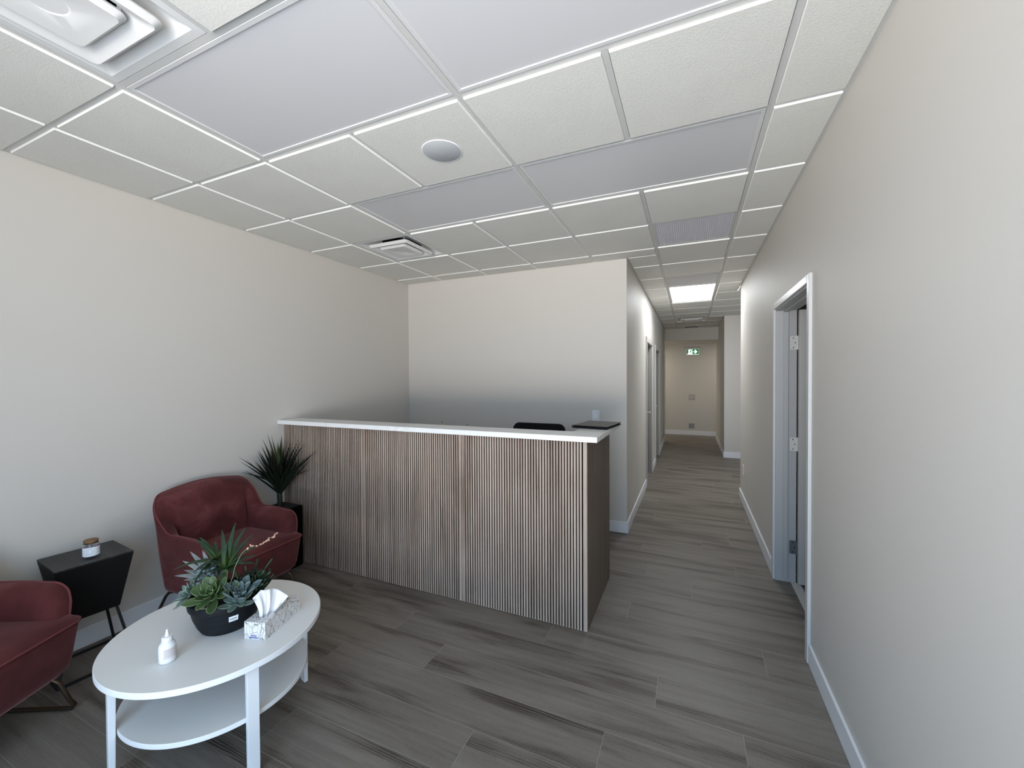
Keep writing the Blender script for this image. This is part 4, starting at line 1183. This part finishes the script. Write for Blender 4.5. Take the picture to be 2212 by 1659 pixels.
# spiky aloe heads
def aloe(c, tips, w=0.0150, label=None):
    b = MB(); c = Vector(c); rr = random.Random(len(tips))
    for tp in tips:
        tp = Vector(tp); b.r = rr.random()
        d = tp - c
        mid = c + d * 0.5 + Z * (0.16 * d.length) 
        up = Z - d.normalized() * d.normalized().z + toc * 0.25
        b.leaf(bez(c + d.normalized() * 0.004, mid, tp, 12), up, lambda u: w * (0.75 + 0.5 * u) * (1 if u < .3 else 1.0) * max(0.03, (1 - max(0, u - 0.12) / 0.88)) ** 0.8, lambda u: 0.0036 * (1 - 0.85 * u), 0.5, 8)
    o = b.build('aloe', M_ALOE, t, smooth=True, angle=180)
    return o
aloe((-0.086, 0.005, 0.262), [(-0.222, -0.009, 0.350), (-0.250, 0.028, 0.338), (-0.172, -0.118, 0.262), (-0.057, -0.102, 0.262), (-0.026, -0.122, 0.228), (-0.184, 0.061, 0.318), (0.038, -0.10, 0.316), (-0.05, 0.05, 0.35), (-0.02, 0.03, 0.30), (-0.13, 0.07, 0.27), (-0.09, -0.05, 0.345), (0.0, -0.05, 0.28)])
b = MB(); rr = random.Random(31)
for q in range(60):
    an = rr.uniform(0, 2*PI); r = 0.125 * math.sqrt(rr.random()); c = Vector((r * math.cos(an), r * math.sin(an), 0.120))
    d = Vector((math.cos(an) * 0.5 + rr.uniform(-.4, .4), math.sin(an) * 0.5 + rr.uniform(-.4, .4), 1.0)).normalized(); L = rr.uniform(0.03, 0.055); b.r = rr.random()
    b.leaf(bez(c, c + d * L * 0.5, c + d * L, 6), d.orthogonal(), lambda u: 0.009 * max(0.06, math.sin(PI * (0.1 + 0.85 * u))), lambda u: 0.002, 0.3, 8)
b.build('filler_leaves', M_STICK, t, smooth=True, angle=180)
aloe((-0.005, 0.000, 0.245), [(-0.103, 0.043, 0.392), (-0.096, 0.101, 0.408), (-0.050, 0.121, 0.386), (0.010, 0.092, 0.336), (0.101, 0.077, 0.336), (0.030, -0.010, 0.385), (0.091, 0.073, 0.292), (0.091, -0.085, 0.250), (0.005, -0.085, 0.262), (0.147, -0.012, 0.300), (0.145, -0.042, 0.248), (-0.06, -0.06, 0.30), (0.05, 0.09, 0.38), (0.12, 0.05, 0.27)])
b = MB(); b.tube([(-0.05, 0.01, 0.14), (-0.08, 0.005, 0.265)], 0.006, 8); b.tube([(0.0, 0.0, 0.14), (-0.005, 0.0, 0.25)], 0.006, 8); b.build('aloe_stem', M_STEM, t, smooth=True)
# dark stick cluster
b = MB(); rr = random.Random(12)
for q in range(95):
    c = Vector((0.070, 0.040, 0.135)) + Rr * rr.uniform(-0.045, 0.06) + F * rr.uniform(-0.04, 0.05)
    d = (Rr * rr.uniform(-0.3, 1.0) + F * rr.uniform(-0.5, 0.5) + Z * rr.uniform(0.5, 1.5)).normalized()
    L = rr.uniform(0.045, 0.085); b.r = rr.random()
    e = c + d * L + Z * 0.01
    b.leaf(bez(c, c + d * L * 0.5 - Z * 0.004, e, 6), d.orthogonal(), lambda u: 0.0030 + 0.0012 * u, lambda u: 0.0030 + 0.0012 * u, 0, 6)
for tp in ((0.050, 0.109, 0.256), (0.150, 0.108, 0.272), (0.181, 0.078, 0.232), (0.215, 0.019, 0.212), (0.077, 0.033, 0.258), (0.18, 0.05, 0.25)):
    tp = Vector(tp); c = Vector((0.085, 0.045, 0.15)); b.r = rr.random()
    b.leaf(bez(c, c.lerp(tp, 0.5), tp, 6), F, lambda u: 0.0045, lambda u: 0.0045, 0, 8)
b.build('finger_succulent', M_STICK, t, smooth=True, angle=180)
# flower stalk with buds
pts = [(0.080, -0.040, 0.150), (0.098, -0.050, 0.212), (0.129, -0.053, 0.261), (0.156, -0.062, 0.307), (0.169, -0.057, 0.336), (0.163, -0.037, 0.357), (0.164, -0.014, 0.372), (0.170, 0.010, 0.373), (0.173, 0.033, 0.367), (0.182, 0.048, 0.373), (0.187, 0.062, 0.387), (0.196, 0.077, 0.392), (0.206, 0.092, 0.402)]
b = MB(); b.tube(pts, 0.0013, 6); sk = b.build('flower_stalk', M_STALK, t, smooth=True, angle=180)
rr = random.Random(2)
for q, m_ in ((5.9, 2), (6.7, 2), (7.4, 1), (8.6, 2), (9.3, 3), (9.8, 1), (10.3, 2), (10.8, 1), (11.3, 2), (11.7, 1), (12, 1)):
    i = int(q); p = Vector(pts[i]).lerp(Vector(pts[min(i + 1, 12)]), q - i)
    for e in range(m_):
        d = Vector((rr.uniform(-1, 1), rr.uniform(-1, 1), rr.uniform(-1, 1))).normalized() * rr.uniform(0.008, 0.013)
        b = MB(); b.tube([p, p + d * 0.3, p + d * 0.7, p + d], [0.0012, 0.0034, 0.0038, 0.001], 7)
        b.build('bud', M_BUD, sk, smooth=True)
b = MB(); rr = random.Random(4)
for q in range(14):
    an = math.atan2(-0.916, 0.402) + rr.uniform(-0.35, 0.9); r = rr.uniform(0.115, 0.132)
    c = Vector((r * math.cos(an), r * math.sin(an), 0.130)); s = rr.uniform(0.006, 0.012)
    b.xf = Matrix.Translation(c) @ Matrix.Rotation(rr.uniform(0, 3), 4, 'Z')
    b.lathe([(s * 0.3, -s * 0.5), (s * 0.9, -s * 0.25), (s, 0), (s * 0.8, s * 0.3), (s * 0.2, s * 0.48)], 9)
b.xf = Matrix()
b.build('pebbles', M_PEBBLE, t, smooth=True, angle=180)['kind'] = 'stuff'

# ------------------------------------------------------------------ tall spiky plant in the corner
t = thing('potted_yucca', 'tall dark spiky leaved plant in black square planter in the counter corner', 'potted plant', (-2.215, 0.795, 0))
k = MB(); a = 0.118
k.hexa([(-a, -a, 0), (a, -a, 0), (a, a, 0), (-a, a, 0)], [(-a, -a, 0.50), (a, -a, 0.50), (a, a, 0.50), (-a, a, 0.50)])
k.build('planter', M_PLANTBOX, t, bevel=0.003)
k = MB(); k.box(-a + 0.01, -a + 0.01, 0.5005, a - 0.01, a - 0.01, 0.504); k.build('soil', M_SOIL, t)
k = MB(); k.tube([(0, 0, 0.50), (0.002, 0, 0.56), (-0.002, 0, 0.60), (0.0, 0, 0.68)], [0.020, 0.019, 0.020, 0.016], 12)
k.build('stem', M_STEM, t, smooth=True)
def blade(b, tip, w, base_z, droop=0.0):
    tip = Vector(tip); c = Vector((0, 0, base_z)); d = tip - c
    mid = c + d * 0.5 + Z * (0.05 * d.length) 
    if d.z < 0.12: mid += Z * 0.06
    pts = bez(c, mid, tip, 12)
    up = Z - d.normalized() * d.normalized().z
    if up.length < 0.1: up = toc
    b.leaf(pts, up, lambda u: w * (0.55 + 0.75 * math.sin(PI * min(1, 0.1 + u * 0.75))) * max(0.03, 1 - u ** 2.2), lambda u: 0.0018 * (1 - 0.7 * u), 0.55, 8)
b = MB(); rr = random.Random(21)
fixed = [(-0.060, -0.290, 0.965), (-0.058, -0.275, 0.925), (0.200, 0.080, 1.035), (0.330, 0.080, 0.975), (0.30, 0.06, 0.955), (0.24, 0.07, 0.93), (-0.105, -0.075, 1.01), (-0.10, -0.10, 0.98), (-0.09, -0.13, 0.95), (-0.09, -0.12, 0.985), (0.10, 0.10, 1.05), (0.14, 0.09, 1.04), (0.02, -0.22, 0.93), (-0.04, -0.18, 0.90), (-0.08, -0.17, 0.87), (0.16, -0.10, 0.95), (0.20, -0.02, 0.93), (0.14, -0.16, 0.88), (0.22, 0.02, 1.0), (-0.02, -0.12, 0.80), (0.12, -0.05, 0.80), (0.08, 0.04, 0.79)]
for tp in fixed:
    b.r = rr.random(); blade(b, tp, 0.0175, rr.uniform(0.585, 0.69))
for q in range(24):
    an = q * 2.4; el = rr.uniform(0.35, 1.3); L = rr.uniform(0.28, 0.40)
    tp = Vector((L * math.cos(el) * math.cos(an), L * math.cos(el) * math.sin(an), 0.68 + L * math.sin(el)))
    tp.x = max(tp.x, -0.115); tp.y = min(tp.y, 0.112)
    b.r = rr.random(); blade(b, tp, 0.0175, rr.uniform(0.585, 0.69))
b.build('leaves', M_YUCCA, t, smooth=True, angle=180)
b = MB()
for tp in ((-0.062, -0.055, 1.112), (-0.028, -0.045, 1.104), (-0.095, -0.075, 1.070), (0.010, -0.055, 1.045), (0.035, 0.0, 1.10), (0.055, -0.05, 1.05), (-0.05, -0.08, 1.02)):
    b.r = rr.random(); blade(b, tp, 0.017, 0.70)
b.build('young_leaves', M_YUCCAL, t, smooth=True, angle=180)['label'] = 'lighter green upright young leaves'

# ------------------------------------------------------------------ light
def area(name, loc, rot, sx, sy, power, col, spread=PI):
    l = bpy.data.lights.new(name, 'AREA'); l.shape = 'RECTANGLE'; l.size = sx; l.size_y = sy; l.energy = power; l.color = col
    l.spread = spread
    o = bpy.data.objects.new(name, l); COL.objects.link(o); o.location = loc; o.rotation_euler = rot
    return o
# sunlit pavement outside the shopfront throws warm light up and in
# (the strip next to the building lies in its own shadow)
def ground(name, y0, y1, wid, L):
    d = y1 - y0
    area(name, (-0.4, YF - (y0 + y1)/2, -0.05), (PI, 0, 0), wid, d, L * PI * wid * d, (1.0, 0.868, 0.715))
ground('pavement_bounce_near', 0.4, 4.5, 18.0, 4.4)
ground('pavement_bounce_far', 4.5, 44.0, 60.0, 16.8)
# sky through the shopfront
w = bpy.data.worlds.new('sky'); scene.world = w; w.use_nodes = True
bg = w.node_tree.nodes['Background']; bg.inputs[0].default_value = (0.49, 0.72, 1.0, 1); bg.inputs[1].default_value = 5.7
p = area('window_portal', ((WX0 + WX1)/2, YF - 0.16, (WZ0 + WZ1)/2), (PI/2, 0, 0), WX1 - WX0, WZ1 - WZ0, 1.0, (1, 1, 1))
p.data.cycles.is_portal = True
p.rotation_euler = (-PI/2, 0, 0) if False else (PI/2, 0, 0)
# lamps at the hall end, plus fills added in the unseen side spaces
area('side_corridor_fill', (3.3, 5.95, 2.3), (0, math.radians(70), 0), 1.2, 1.6, 16, (0.85, 0.92, 1.0))  # added fill lamp out of view in the side corridor
area('end_hall_lamp', (-0.6, 9.9, 2.40), (0, 0, 0), 0.5, 0.5, 14, (1.0, 0.93, 0.78))
area('end_hall_lamp_right', (2.2, 9.6, 2.40), (0, 0, 0), 0.5, 0.5, 10, (1.0, 0.93, 0.80))
area('side_room_fill', (2.5, 2.9, 2.55), (0, 0, 0), 0.6, 0.6, 0.7, (1.0, 0.97, 0.92))  # dim fill added in the unseen side room

# ------------------------------------------------------------------ camera
cam = bpy.data.cameras.new('camera'); co = bpy.data.objects.new('camera', cam); COL.objects.link(co)
f, yaw, pitch, roll = 877.08, -0.4140, -0.0142, -0.0051
cam.sensor_fit = 'HORIZONTAL'; cam.sensor_width = 36.0; cam.lens = f / 2212.0 * 36.0
cam.clip_start = 0.02; cam.clip_end = 100
fw = Vector((math.sin(yaw) * math.cos(pitch), math.cos(yaw) * math.cos(pitch), math.sin(pitch)))
rt = fw.cross(Vector((0, 0, 1))).normalized(); up = rt.cross(fw)
r2 = rt * math.cos(roll) + up * math.sin(roll); u2 = -rt * math.sin(roll) + up * math.cos(roll)
mt = Matrix((r2, u2, -fw)).transposed().to_4x4(); mt.translation = Vector((0.8974, -1.4951, 1.5599))
co.matrix_world = mt
scene.camera = co

scene.view_settings.view_transform = 'Standard'
scene.view_settings.look = 'None'
scene.view_settings.exposure = 0.10
scene.cycles.use_denoising = True
scene.cycles.use_adaptive_sampling = True
scene.cycles.adaptive_threshold = 0.03
scene.cycles.max_bounces = 8
scene.cycles.diffuse_bounces = 5
scene.cycles.sample_clamp_indirect = 6.0
